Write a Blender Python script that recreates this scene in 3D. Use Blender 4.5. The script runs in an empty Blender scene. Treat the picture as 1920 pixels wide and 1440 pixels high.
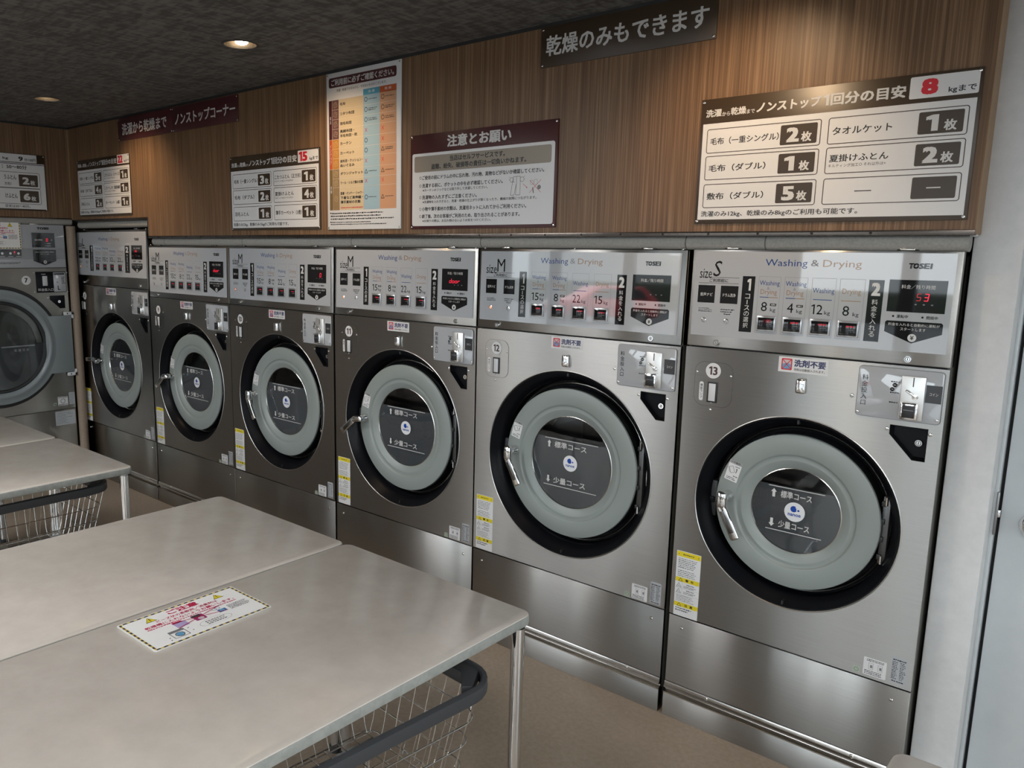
import bpy, bmesh, math, random
from mathutils import Vector, Matrix
from mathutils.geometry import tessellate_polygon

random.seed(7)
SC = bpy.context.scene
COL = SC.collection
PI = math.pi

# ------------------------------------------------------------------ camera
cam_d = bpy.data.cameras.new('camera')
cam_d.sensor_width = 36.0
cam_d.sensor_fit = 'HORIZONTAL'
cam_d.lens = 1520.19 / 1920 * 36.0
cam_d.shift_x = (960 - 794.03) / 1920
cam_d.shift_y = (733.29 - 720) / 1920
cam_d.clip_start = 0.02
cam = bpy.data.objects.new('camera', cam_d)
COL.objects.link(cam)
_R = ((0.72893, 0.68454, 0.00817), (0.12492, -0.12125, -0.98473), (-0.67310, 0.71882, -0.17389))
_r, _d, _f = [Vector(v).normalized() for v in _R]
_f = _f.normalized(); _r = (_r - _f * _r.dot(_f)).normalized(); _d = _f.cross(_r)
M4 = Matrix((( _r.x, -_d.x, -_f.x, 0.0), (_r.y, -_d.y, -_f.y, -2.4852), (_r.z, -_d.z, -_f.z, 1.6), (0, 0, 0, 1)))
cam.matrix_world = M4
SC.camera = cam

# ------------------------------------------------------------------ world, exposure
SC.view_settings.view_transform = 'Standard'
SC.view_settings.look = 'None'
SC.view_settings.gamma = 1.0
SC.view_settings.use_curve_mapping = False
SC.view_settings.exposure = 0.05
W = bpy.data.worlds.new('overcast_sky')
SC.world = W
W.use_nodes = True
_bg = W.node_tree.nodes['Background']
_bg.inputs['Color'].default_value = (0.88, 0.94, 1.0, 1)
# overcast sky: three times as bright overhead as at the horizon
_tc = W.node_tree.nodes.new('ShaderNodeTexCoord')
_sx = W.node_tree.nodes.new('ShaderNodeSeparateXYZ')
_mr = W.node_tree.nodes.new('ShaderNodeMapRange')
_mr.inputs['From Min'].default_value = 0.0; _mr.inputs['From Max'].default_value = 1.0
SKY = 5.0
_mr.inputs['To Min'].default_value = SKY; _mr.inputs['To Max'].default_value = SKY * 3
W.node_tree.links.new(_tc.outputs['Generated'], _sx.inputs[0])
W.node_tree.links.new(_sx.outputs['Z'], _mr.inputs['Value'])
W.node_tree.links.new(_mr.outputs[0], _bg.inputs['Strength'])
SC.cycles.max_bounces = 8
SC.cycles.diffuse_bounces = 4
SC.cycles.glossy_bounces = 4
SC.cycles.transparent_max_bounces = 12
SC.cycles.caustics_reflective = False
SC.cycles.caustics_refractive = False
SC.cycles.use_denoising = True
SC.cycles.sample_clamp_indirect = 6.0

WINDOW_Y = -4.65
ROOM_X0, ROOM_X1 = -5.58, 2.7
CEIL = 2.367

def portal(x0, x1, z0, z1, y):
    l = bpy.data.lights.new('window_portal', 'AREA')
    l.shape = 'RECTANGLE'; l.size = x1 - x0; l.size_y = z1 - z0
    l.cycles.is_portal = True
    o = bpy.data.objects.new('window_portal', l)
    COL.objects.link(o)
    o.location = ((x0 + x1) / 2, y, (z0 + z1) / 2)
    o.rotation_euler = (PI / 2, 0, 0)      # -Z of the lamp looks to +y, into the room
    return o
WINDOWS = [(-5.5, -3.42), (-2.46, -0.30), (0.25, 2.5)]
FILL_WINDOW = (-4.35, -0.55)  # unseen side window, added to bring more daylight onto the machines
_p = portal(FILL_WINDOW[0], FILL_WINDOW[1], 0.12, 2.25, 0)
_p.location = (ROOM_X1 + 0.10, sum(FILL_WINDOW) / 2, 1.185); _p.rotation_euler = (PI / 2, 0, PI / 2)
for a, b in WINDOWS:
    portal(a, b, 0.12, 2.25, WINDOW_Y - 0.02)

# ------------------------------------------------------------------ materials
def srgb(h):
    h = h.lstrip('#')
    v = [int(h[i:i + 2], 16) / 255 for i in (0, 2, 4)]
    return tuple(c / 12.92 if c <= 0.04045 else ((c + 0.055) / 1.055) ** 2.4 for c in v) + (1.0,)

MATS = {}
def mat(name, col=(0.5, 0.5, 0.5, 1), rough=0.5, metal=0.0, spec=0.5, emit=None, estr=0.0):
    if name in MATS:
        return MATS[name]
    m = bpy.data.materials.new(name)
    m.use_nodes = True
    b = m.node_tree.nodes['Principled BSDF']
    if isinstance(col, str):
        col = srgb(col)
    if len(col) == 3:
        col = tuple(col) + (1.0,)
    b.inputs['Base Color'].default_value = col
    b.inputs['Roughness'].default_value = rough
    b.inputs['Metallic'].default_value = metal
    b.inputs['Specular IOR Level'].default_value = spec
    if emit:
        b.inputs['Emission Color'].default_value = (srgb(emit) if isinstance(emit, str) else tuple(emit) + (1,))
        b.inputs['Emission Strength'].default_value = estr
    MATS[name] = m
    return m

def nodes(m):
    return m.node_tree.nodes, m.node_tree.links, m.node_tree.nodes['Principled BSDF']

def coords(nt, scale, loc=(0, 0, 0), rot=(0, 0, 0), kind='Object'):
    tc = nt.nodes.new('ShaderNodeTexCoord')
    mp = nt.nodes.new('ShaderNodeMapping')
    mp.inputs['Scale'].default_value = scale
    mp.inputs['Location'].default_value = loc
    mp.inputs['Rotation'].default_value = rot
    nt.links.new(tc.outputs[kind], mp.inputs['Vector'])
    return mp

def noise(nt, vec, scale, detail=3, rough=0.55, dist=0.0):
    n = nt.nodes.new('ShaderNodeTexNoise')
    n.inputs['Scale'].default_value = scale
    n.inputs['Detail'].default_value = detail
    n.inputs['Roughness'].default_value = rough
    n.inputs['Distortion'].default_value = dist
    nt.links.new(vec.outputs[0], n.inputs['Vector'])
    return n

def ramp(nt, fac, stops):
    r = nt.nodes.new('ShaderNodeValToRGB')
    e = r.color_ramp.elements
    while len(e) < len(stops):
        e.new(0.5)
    for i, (p, c) in enumerate(stops):
        e[i].position = p
        e[i].color = c if len(c) == 4 else tuple(c) + (1,)
    nt.links.new(fac, r.inputs['Fac'])
    return r

def bump(nt, h, strength, dist=0.002):
    b = nt.nodes.new('ShaderNodeBump')
    b.inputs['Strength'].default_value = strength
    b.inputs['Distance'].default_value = dist
    nt.links.new(h, b.inputs['Height'])
    return b

def steel(name, col, rough, aniso, brush=(3, 3, 260), tangent=(0, 0, 1)):
    m = mat(name, col, rough, 1.0)
    n, l, b = nodes(m)
    nt = m.node_tree
    b.inputs['Anisotropic'].default_value = aniso
    t = n.new('ShaderNodeCombineXYZ')
    for i in range(3):
        t.inputs[i].default_value = tangent[i]
    l.new(t.outputs[0], b.inputs['Tangent'])
    nz = noise(nt, coords(nt, brush), 2.0, 4, 0.6)
    mr = n.new('ShaderNodeMapRange')
    mr.inputs['To Min'].default_value = rough * 0.9
    mr.inputs['To Max'].default_value = rough * 1.1
    l.new(nz.outputs['Fac'], mr.inputs['Value'])
    l.new(mr.outputs[0], b.inputs['Roughness'])
    c2 = tuple(min(1, c * 1.05) for c in col[:3]); c1 = tuple(c * 0.95 for c in col[:3])
    r = ramp(nt, nz.outputs['Fac'], [(0.3, c1), (0.7, c2)])
    l.new(r.outputs[0], b.inputs['Base Color'])
    bp = bump(nt, nz.outputs['Fac'], 0.005, 0.001)
    big = noise(nt, coords(nt, (1, 1, 1)), 2.2, 1, 0.4)
    bp2 = bump(nt, big.outputs['Fac'], 0.04, 0.02)
    l.new(bp.outputs[0], bp2.inputs['Normal'])
    l.new(bp2.outputs[0], b.inputs['Normal'])
    return m

STEEL = steel('brushed_stainless_steel', (0.375, 0.366, 0.35), 0.29, 1.0)
STEEL_D = steel('dryer_stainless_steel', (0.36, 0.35, 0.325), 0.34, 1.0)
RAIL = mat('polished_steel_rail', (0.6, 0.58, 0.55), 0.16, 1.0)
CHROME = mat('chrome', (0.75, 0.75, 0.75), 0.08, 1.0)
SCREW = mat('screw_steel', (0.7, 0.68, 0.64), 0.22, 1.0)
BODY = mat('cabinet_side_grey', (0.10, 0.098, 0.085), 0.5)
GAP = mat('dark_gap', (0.012, 0.012, 0.012), 0.7)
BLACK = mat('black_plastic', (0.005, 0.0053, 0.0068), 0.34, 0, 0.12)
BLACKM = mat('matte_black_plastic', (0.012, 0.012, 0.013), 0.5)
RUBBER = mat('black_rubber', (0.014, 0.014, 0.015), 0.6)
GREY_DOOR = mat('grey_door_paint', (0.22, 0.247, 0.236), 0.36)
GREY_DRYER = mat('dryer_grey_paint', (0.20, 0.225, 0.235), 0.32)
FILM = mat('grey_door_film', (0.12, 0.123, 0.13), 0.12)
DRUM = mat('drum_steel', (0.42, 0.41, 0.40), 0.35, 1.0)
SILVER = mat('silver_print_sheet', (0.375, 0.39, 0.41), 0.025, 0, 0.9)
SILVER_D = mat('grey_print_band', (0.20, 0.205, 0.21), 0.06)
INK = mat('black_ink', (0.009, 0.009, 0.010), 0.03, 0, 0.42)
INKS = mat('matte_black_ink', (0.012, 0.012, 0.013), 0.5)
GREYINK = mat('grey_ink', (0.16, 0.16, 0.165), 0.3)
LIGHTINK = mat('pale_grey_ink', (0.30, 0.30, 0.30), 0.3)
WHITE = mat('white_print', (0.62, 0.62, 0.62), 0.35)
WHITEG = mat('white_gloss_print', (0.62, 0.63, 0.65), 0.12)
LETTER = mat('pale_lettering', (0.55, 0.55, 0.54), 0.4)
BLUE = mat('blue_ink', (.016, .055, .19), 0.06)
TAN = mat('tan_ink', (.27, .175, .095), 0.06)
LOGO = mat('logo_blue', '#0b3a8f', 0.25)
MAROON = mat('maroon_print', (0.060, 0.014, 0.016), 0.35)
BROWN = mat('brown_print', (0.042, 0.027, 0.015), 0.35)
KHAKI = mat('khaki_print', (0.225, 0.19, 0.145), 0.35)
RED = mat('red_print', (0.52, 0.012, 0.025), 0.35)
YELLOW = mat('yellow_print', (0.62, 0.50, 0.02), 0.35)
LED = mat('red_led', (0.3, 0.0, 0.01), 0.4, emit=(1.0, 0.02, 0.06), estr=1.2)
LEDD = mat('dim_red_led', (0.2, 0.0, 0.01), 0.4, emit=(1.0, 0.03, 0.06), estr=0.3)
LAMP_ORANGE = mat('orange_lit_button', (0.8, 0.35, 0.2), 0.4, emit=(1.0, 0.32, 0.14), estr=0.7)
CLEAR = mat('clear_button', (0.35, 0.36, 0.37), 0.15)

# clear door glass: thin sheet that lets light through and mirrors at grazing angles
def glass_mat(name, tint, refl=1.0):
    m = bpy.data.materials.new(name); m.use_nodes = True
    nt = m.node_tree
    nt.nodes.remove(nt.nodes['Principled BSDF'])
    out = nt.nodes['Material Output']
    tr = nt.nodes.new('ShaderNodeBsdfTransparent'); tr.inputs[0].default_value = tint + (1,)
    gl = nt.nodes.new('ShaderNodeBsdfGlossy'); gl.inputs['Roughness'].default_value = 0.02
    fr = nt.nodes.new('ShaderNodeFresnel'); fr.inputs['IOR'].default_value = 1.5
    mx = nt.nodes.new('ShaderNodeMixShader')
    nt.links.new(fr.outputs[0], mx.inputs[0]); nt.links.new(tr.outputs[0], mx.inputs[1]); nt.links.new(gl.outputs[0], mx.inputs[2])
    nt.links.new(mx.outputs[0], out.inputs['Surface'])
    MATS[name] = m
    return m
GLASS = glass_mat('clear_glass', (0.75, 0.77, 0.78))
PANE = glass_mat('window_glass', (0.93, 0.95, 0.95))

# ------------------------------------------------------------------ object helpers
def link(name, me, parent=None, loc=None, rot=None):
    o = bpy.data.objects.new(name, me)
    COL.objects.link(o)
    if parent:
        o.parent = parent
    if loc is not None:
        o.location = loc
    if rot is not None:
        o.rotation_euler = rot
    return o

def tag(o, label=None, cat=None, group=None, kind=None):
    if label: o['label'] = label
    if cat: o['category'] = cat
    if group: o['group'] = group
    if kind: o['kind'] = kind
    return o

def empty(name, loc=(0, 0, 0), rz=0.0, label=None, cat=None, group=None):
    o = link(name, None, None, loc, (0, 0, rz))
    o.empty_display_size = 0.1
    return tag(o, label, cat, group)

def struct(o):
    o['kind'] = 'structure'
    return o

class MB:
    """Collects shapes and links them as one mesh."""
    def __init__(s):
        s.bm = bmesh.new()
        s.mats = []
    def mi(s, m):
        if m not in s.mats:
            s.mats.append(m)
        return s.mats.index(m)
    def _merge(s, bm2, m, smooth):
        i = s.mi(m)
        for f in bm2.faces:
            f.material_index = i
            f.smooth = smooth
        me = bpy.data.meshes.new('tmp'); bm2.to_mesh(me); bm2.free()
        s.bm.from_mesh(me); bpy.data.meshes.remove(me)
    def box(s, a, b, m, bev=0.0, seg=2, mx=None):
        bm = bmesh.new()
        bmesh.ops.create_cube(bm, size=1.0)
        sz = [b[i] - a[i] for i in range(3)]
        for v in bm.verts:
            v.co = Vector([a[i] + (v.co[i] + 0.5) * sz[i] for i in range(3)])
        if bev > 0:
            bmesh.ops.bevel(bm, geom=list(bm.edges), offset=bev, segments=seg, affect='EDGES', profile=0.5)
        if mx is not None:
            bmesh.ops.transform(bm, matrix=mx, verts=bm.verts)
        s._merge(bm, m, bev > 0)
        return s
    def tube(s, pts, r, m, n=10, closed=False, cap=True):
        bm = bmesh.new()
        pts = [Vector(p) for p in pts]
        k = len(pts)
        rings = []
        up = None
        for i, p in enumerate(pts):
            if closed:
                t = pts[(i + 1) % k] - pts[i - 1]
            else:
                t = pts[min(i + 1, k - 1)] - pts[max(i - 1, 0)]
            t.normalize()
            if up is None:
                up = t.orthogonal().normalized()
            else:
                up = (up - t * up.dot(t)).normalized()
            q = t.cross(up)
            rr = r[i] if isinstance(r, (list, tuple)) else r
            rings.append([bm.verts.new(p + (up * math.cos(2 * PI * j / n) + q * math.sin(2 * PI * j / n)) * rr) for j in range(n)])
        rng = range(k if closed else k - 1)
        for i in rng:
            A, B = rings[i], rings[(i + 1) % k]
            for j in range(n):
                bm.faces.new((A[j], A[(j + 1) % n], B[(j + 1) % n], B[j]))
        if cap and not closed:
            bm.faces.new(rings[0][::-1]); bm.faces.new(rings[-1])
        bmesh.ops.recalc_face_normals(bm, faces=bm.faces)
        s._merge(bm, m, True)
        return s
    def lathe(s, prof, c, m, n=72, axis='y', flip=False, cap=False):
        """prof: (radius, depth) pairs; axis y: circle in the xz plane about c, depth along y."""
        bm = bmesh.new()
        rings = []
        for r, d in prof:
            ring = []
            for j in range(n):
                a = 2 * PI * j / n
                ca, sa = math.cos(a) * r, math.sin(a) * r
                if axis == 'y':
                    ring.append(bm.verts.new((c[0] + ca, c[1] + d, c[2] + sa)))
                else:
                    ring.append(bm.verts.new((c[0] + ca, c[1] + sa, c[2] + d)))
            rings.append(ring)
        for A, B in zip(rings, rings[1:]):
            for j in range(n):
                f = (A[j], A[(j + 1) % n], B[(j + 1) % n], B[j])
                bm.faces.new(f[::-1] if flip else f)
        if cap:
            bm.faces.new(rings[-1])
        s._merge(bm, m, True)
        return s
    def prism(s, poly, lo, hi, m, plane='xz', bev=0.0):
        """poly in plane, extruded along the third axis from lo to hi."""
        bm = bmesh.new()
        def P(p, t):
            return {'xz': (p[0], t, p[1]), 'xy': (p[0], p[1], t), 'yz': (t, p[0], p[1])}[plane]
        A = [bm.verts.new(P(p, lo)) for p in poly]
        B = [bm.verts.new(P(p, hi)) for p in poly]
        bm.faces.new(A); bm.faces.new(B[::-1])
        k = len(poly)
        for i in range(k):
            bm.faces.new((A[i], B[i], B[(i + 1) % k], A[(i + 1) % k]))
        bmesh.ops.recalc_face_normals(bm, faces=bm.faces)
        if bev > 0:
            bmesh.ops.bevel(bm, geom=list(bm.edges), offset=bev, segments=2, affect='EDGES', profile=0.5)
        s._merge(bm, m, bev > 0)
        return s
    def sheet_with_holes(s, outer, holes, y, m, depth=0.012):
        """flat face in xz at y (looking to -y) with holes, plus returned edges."""
        bm = bmesh.new()
        loops = [outer] + holes
        vs = [Vector((p[0], p[1], 0)) for L in loops for p in L]
        tris = tessellate_polygon([[Vector((p[0], p[1], 0)) for p in L] for L in loops])
        V = [bm.verts.new((v.x, y, v.y)) for v in vs]
        for t in tris:
            f = bm.faces.new([V[i] for i in t])
            f.normal_update()
            if f.normal.y > 0:
                f.normal_flip()
        o = 0
        for L in loops:
            k = len(L)
            B = [bm.verts.new((p[0], y + depth, p[1])) for p in L]
            for i in range(k):
                bm.faces.new((V[o + i], V[o + (i + 1) % k], B[(i + 1) % k], B[i]))
            o += k
        s._merge(bm, m, False)
        return s
    def build(s, name, parent=None, loc=None, rot=None, sharp=35):
        me = bpy.data.meshes.new(name)
        s.bm.to_mesh(me); s.bm.free()
        for m in s.mats:
            me.materials.append(m)
        me.set_sharp_from_angle(angle=math.radians(sharp))
        return link(name, me, parent, loc, rot)

# ------------------------------------------------------------------ printed sheets
_font = bpy.data.curves.new('lettering', 'FONT')
_font.resolution_u = 2
_GC = {}
def glyphs(t, off):
    k = (t, off)
    if k not in _GC and '1' in t and t.isdigit():
        # figures set one by one, with a flagged 1
        V, F, x = [], [], 0.0
        for ch in t:
            if ch == '1':
                v = [(.20, 0), (.29, 0), (.29, .70), (.21, .70), (.05, .61), (.05, .53), (.20, .59)]; f = [(0, 1, 2, 6), (6, 2, 3), (6, 3, 4, 5)]; w = .42
            else:
                v, f, bb = glyphs(ch, off); v = [(p[0] - bb[0], p[1]) for p in v]; w = bb[2] - bb[0] + .09
            b0 = len(V); V += [(p[0] + x, p[1]) for p in v]; F += [tuple(b0 + i for i in q) for q in f]; x += w
        _GC[k] = (V, F, (min(v[0] for v in V), min(v[1] for v in V), max(v[0] for v in V), max(v[1] for v in V)))
    if k not in _GC:
        _font.body = t; _font.size = 1.0; _font.offset = off
        o = bpy.data.objects.new('lettering', _font)
        me = o.to_mesh()
        V = [(v.co.x, v.co.y) for v in me.vertices]
        F = [tuple(p.vertices) for p in me.polygons]
        o.to_mesh_clear()
        bpy.data.objects.remove(o)
        if V:
            bb = (min(v[0] for v in V), min(v[1] for v in V), max(v[0] for v in V), max(v[1] for v in V))
        else:
            bb = (0, 0, 1, 1)
        _GC[k] = (V, F, bb)
    return _GC[k]

class Sheet:
    """Print on a plane: origin o, unit axes u, v; layers stand 0.3 mm apart along n."""
    def __init__(s, o=(0, 0, 0), u=(1, 0, 0), v=(0, 0, 1), n=(0, -1, 0), step=0.0003):
        s.o, s.u, s.v, s.n = Vector(o), Vector(u), Vector(v), Vector(n)
        s.V, s.F, s.M, s.mats = [], [], [], []
        s.step = step
        s.off = (0.0, 0.0); s.rot = 0.0
    def at(s, du, dv, rot=0.0):
        s.off = (du, dv); s.rot = rot
        return s
    def _add(s, V2, F, m, layer):
        if m not in s.mats:
            s.mats.append(m)
        mi = s.mats.index(m)
        b = len(s.V)
        c, sn = math.cos(s.rot), math.sin(s.rot)
        for x, y in V2:
            X = x * c - y * sn + s.off[0]; Y = x * sn + y * c + s.off[1]
            s.V.append(s.o + s.u * X + s.v * Y + s.n * (layer * s.step))
        for f in F:
            s.F.append([b + i for i in f]); s.M.append(mi)
    def poly(s, pts, m, L=1):
        t = tessellate_polygon([[Vector((p[0], p[1], 0)) for p in pts]])
        F = []
        for a, b, c in t:
            A, B, C = pts[a], pts[b], pts[c]
            cr = (B[0] - A[0]) * (C[1] - A[1]) - (B[1] - A[1]) * (C[0] - A[0])
            F.append((a, b, c) if cr > 0 else (a, c, b))
        s._add(pts, F, m, L)
        return s
    def rect(s, u0, v0, u1, v1, m, L=1):
        s._add([(u0, v0), (u1, v0), (u1, v1), (u0, v1)], [(0, 1, 2, 3)], m, L)
        return s
    @staticmethod
    def rr(u0, v0, u1, v1, r, k=5):
        P = []
        for cx, cy, a0 in ((u1 - r, v1 - r, 0), (u0 + r, v1 - r, 90), (u0 + r, v0 + r, 180), (u1 - r, v0 + r, 270)):
            for i in range(k + 1):
                a = math.radians(a0 + 90 * i / k)
                P.append((cx + r * math.cos(a), cy + r * math.sin(a)))
        return P
    def rrect(s, u0, v0, u1, v1, r, m, L=1):
        P = s.rr(u0, v0, u1, v1, r)
        s._add(P, [tuple(range(len(P)))], m, L)
        return s
    def loopband(s, A, B, m, L=1):
        k = len(A)
        s._add(A + B, [(i, (i + 1) % k, k + (i + 1) % k, k + i) for i in range(k)], m, L)
        return s
    def frame(s, u0, v0, u1, v1, r, w, m, L=1):
        A = s.rr(u0, v0, u1, v1, r); B = s.rr(u0 + w, v0 + w, u1 - w, v1 - w, max(r - w, 0.0002))
        return s.loopband(A, B, m, L)
    def disc(s, cx, cy, r, m, L=1, n=28, sy=1.0):
        P = [(cx + r * math.cos(2 * PI * i / n), cy + r * sy * math.sin(2 * PI * i / n)) for i in range(n)]
        s._add(P, [tuple(range(n))], m, L)
        return s
    def ring(s, cx, cy, r, w, m, L=1, n=32, sy=1.0):
        A = [(cx + r * math.cos(2 * PI * i / n), cy + r * sy * math.sin(2 * PI * i / n)) for i in range(n)]
        B = [(cx + (r - w) * math.cos(2 * PI * i / n), cy + (r - w) * sy * math.sin(2 * PI * i / n)) for i in range(n)]
        return s.loopband(A, B, m, L)
    def line(s, p, q, w, m, L=1):
        dx, dy = q[0] - p[0], q[1] - p[1]
        d = math.hypot(dx, dy) or 1
        nx, ny = -dy / d * w / 2, dx / d * w / 2
        s._add([(p[0] - nx, p[1] - ny), (q[0] - nx, q[1] - ny), (q[0] + nx, q[1] + ny), (p[0] + nx, p[1] + ny)], [(0, 1, 2, 3)], m, L)
        return s
    def tri(s, cx, cy, w, h, m, L=1, line=None):
        P = [(cx - w / 2, cy - h / 2), (cx + w / 2, cy - h / 2), (cx, cy + h / 2)]
        if line:
            for i in range(3):
                s.line(P[i], P[(i + 1) % 3], line, m, L)
        else:
            s.poly(P, m, L)
        return s
    def text(s, t, u0, v0, u1, v1, m, L=2, bold=0.0, slant=0.0):
        """stretched so that the ink fills the box"""
        V, F, bb = glyphs(t, 0.0)
        if bold > 0.009 and not getattr(s, '_b', False):
            s._b = True
            em = (v1 - v0) / max(bb[3] - bb[1], 1e-6)
            ex = (u1 - u0) / max(bb[2] - bb[0], 1e-6)
            e, ez = min(bold * ex, .13 * (u1 - u0), .06 * em), min(min(bold, .05) * em * .7, .07 * (v1 - v0))
            for q, (du, dv) in enumerate(((e, ez), (-e, ez), (e, -ez), (-e, -ez))):
                s.text(t, u0 + e + du, v0 + ez + dv, u1 - e + du, v1 - ez + dv, m, L + .12 * q, 0, slant)
            s._b = False
            return s
        sx = (u1 - u0) / max(bb[2] - bb[0], 1e-6); sy = (v1 - v0) / max(bb[3] - bb[1], 1e-6)
        s._add([(u0 + (x - bb[0]) * sx + slant * (y - bb[1]) * sy, v0 + (y - bb[1]) * sy) for x, y in V], F, m, L)
        return s
    def textc(s, t, cx, cy, h, m, L=2, bold=0.0, wmax=None):
        """centred, ink height h, width by the lettering's own proportions (at most wmax)"""
        V, F, bb = glyphs(t, 0.0)
        k = h / max(bb[3] - bb[1], 1e-6)
        w = (bb[2] - bb[0]) * k
        if wmax and w > wmax:
            w = wmax
        return s.text(t, cx - w / 2, cy - h / 2, cx + w / 2, cy + h / 2, m, L, bold)
    def vtext(s, t, cx, v_top, v_bot, w, m, L=2, bold=0.0):
        k = len(t); step = (v_top - v_bot) / k
        for i, ch in enumerate(t):
            cy = v_top - step * (i + 0.5)
            if ch in 'ー|':
                s.rect(cx - w * 0.06, cy - step * 0.38, cx + w * 0.06, cy + step * 0.38, m, L)
            elif ch == '口':
                s.textc(ch, cx, cy, step * 0.72, m, L, bold, w * 0.9)
            else:
                s.textc(ch, cx, cy, step * 0.84, m, L, bold, w)
        return s
    def micro(s, u0, v0, u1, v1, rows, m, L=2, seed=1, fill=0.55, ragged=0.25):
        """rows of small ink marks where the photograph shows print too small to read"""
        rd = random.Random(seed)
        rh = (v1 - v0) / rows
        for r in range(rows):
            y1 = v1 - r * rh - rh * (1 - fill) / 2; y0 = y1 - rh * fill
            x = u0; end = u1 - rd.random() * ragged * (u1 - u0)
            while x < end:
                w = rh * rd.uniform(0.5, 1.1)
                a = rd.uniform(0.0, 0.25) * (y1 - y0); b = rd.uniform(0.0, 0.25) * (y1 - y0)
                s.rect(x, y0 + a, min(x + w, end), y1 - b, m, L)
                x += w + rh * rd.uniform(0.12, 0.35)
        return s
    def seg(s, t, u0, v0, w, h, gap, m, L=3, slant=0.12):
        """seven-segment figures"""
        segs = {'0': 'abcdef', '1': 'bc', '2': 'abged', '3': 'abgcd', '4': 'fgbc', '5': 'afgcd', '6': 'afgedc', '7': 'abc', '8': 'abcdefg',
                '9': 'abcfgd', 'd': 'bcdeg', 'o': 'cdeg', 'r': 'eg', '-': 'g'}
        th = h * 0.11
        P = {'a': ((0, 1), (1, 1)), 'g': ((0, .5), (1, .5)), 'd': ((0, 0), (1, 0)), 'f': ((0, .5), (0, 1)), 'b': ((1, .5), (1, 1)), 'e': ((0, 0), (0, .5)), 'c': ((1, 0), (1, .5))}
        x = u0
        for ch in t:
            for k in segs.get(ch, ''):
                (ax, ay), (bx, by) = P[k]
                p = (x + ax * w + slant * ay * h, v0 + ay * h); q = (x + bx * w + slant * by * h, v0 + by * h)
                s.line(p, q, th, m, L)
            x += w + gap
        return s
    def build(s, name, parent=None, loc=None, rot=None):
        me = bpy.data.meshes.new(name)
        me.from_pydata([tuple(v) for v in s.V], [], s.F)
        for m in s.mats:
            me.materials.append(m)
        me.polygons.foreach_set('material_index', s.M)
        me.update()
        return link(name, me, parent, loc, rot)

_screw_me = {}
def screw(parent, x, y, z, r=0.006, axis='y', name='screw'):
    key = (round(r, 4), axis)
    if key not in _screw_me:
        b = MB()
        b.lathe([(r, 0.0), (r * 0.98, -r * 0.25), (r * 0.75, -r * 0.5), (r * 0.3, -r * 0.6), (0.0001, -r * 0.6)], (0, 0, 0), SCREW, 14)
        b.box((-r * 0.6, -r * 0.64, -r * 0.1), (r * 0.6, -r * 0.5, r * 0.1), GAP)
        o = b.build(name, parent)
        _screw_me[key] = o.data
        o.location = (x, y, z)
        return o
    return link(name, _screw_me[key], parent, (x, y, z))

# ------------------------------------------------------------------ setting materials
def wood_material():
    m = mat('wood_laminate', (0.2, 0.12, 0.06, 1), 0.42, 0, 0.35)
    n, l, b = nodes(m); nt = m.node_tree
    fine = noise(nt, coords(nt, (150, 150, 1.6)), 1.0, 3, 0.7)
    mid = noise(nt, coords(nt, (34, 34, 0.35), (3, 5, 1)), 1.0, 2, 0.6)
    r1 = ramp(nt, fine.outputs['Fac'], [(0.30, (0.084, 0.045, 0.021)), (0.50, (0.160, 0.091, 0.047)), (0.72, (0.275, 0.180, 0.108))])
    r2 = ramp(nt, mid.outputs['Fac'], [(0.3, (0.80, 0.79, 0.78)), (0.7, (1.06, 1.05, 1.04))])
    mx = n.new('ShaderNodeMix'); mx.data_type = 'RGBA'; mx.blend_type = 'MULTIPLY'
    mx.inputs[0].default_value = 1.0
    l.new(r1.outputs[0], mx.inputs[6]); l.new(r2.outputs[0], mx.inputs[7])
    l.new(mx.outputs[2], b.inputs['Base Color'])
    bp = bump(nt, fine.outputs['Fac'], 0.12, 0.001)
    l.new(bp.outputs[0], b.inputs['Normal'])
    return m
WOOD = wood_material()
WOOD_EDGE = mat('wood_edge_strip', (0.26, 0.165, 0.09), 0.5)

def ceiling_material():
    m = mat('ceiling_paper', (0.04, 0.038, 0.035, 1), 0.8, 0, 0.2)
    n, l, b = nodes(m); nt = m.node_tree
    a = noise(nt, coords(nt, (12, 42, 1), rot=(0, 0, 0.35)), 1.0, 2, 0.6, 0.6)
    c = noise(nt, coords(nt, (42, 12, 1), rot=(0, 0, 0.35)), 1.0, 2, 0.6, 0.6)
    mx = n.new('ShaderNodeMath'); mx.operation = 'ADD'
    l.new(a.outputs['Fac'], mx.inputs[0]); l.new(c.outputs['Fac'], mx.inputs[1])
    r = ramp(nt, mx.outputs[0], [(0.80, (0.062, 0.059, 0.056)), (0.98, (0.095, 0.091, 0.087)), (1.2, (0.135, 0.129, 0.124))])
    mr = n.new('ShaderNodeMapRange'); mr.inputs['From Min'].default_value = 0.7; mr.inputs['From Max'].default_value = 1.3
    l.new(mx.outputs[0], mr.inputs['Value'])
    for e, p in zip(r.color_ramp.elements, (0.25, 0.5, 0.8)):
        e.position = p
    l.new(mr.outputs[0], r.inputs['Fac'])
    l.new(r.outputs[0], b.inputs['Base Color'])
    bp = bump(nt, mx.outputs[0], 0.25, 0.002)
    l.new(bp.outputs[0], b.inputs['Normal'])
    return m
CEILM = ceiling_material()

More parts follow.
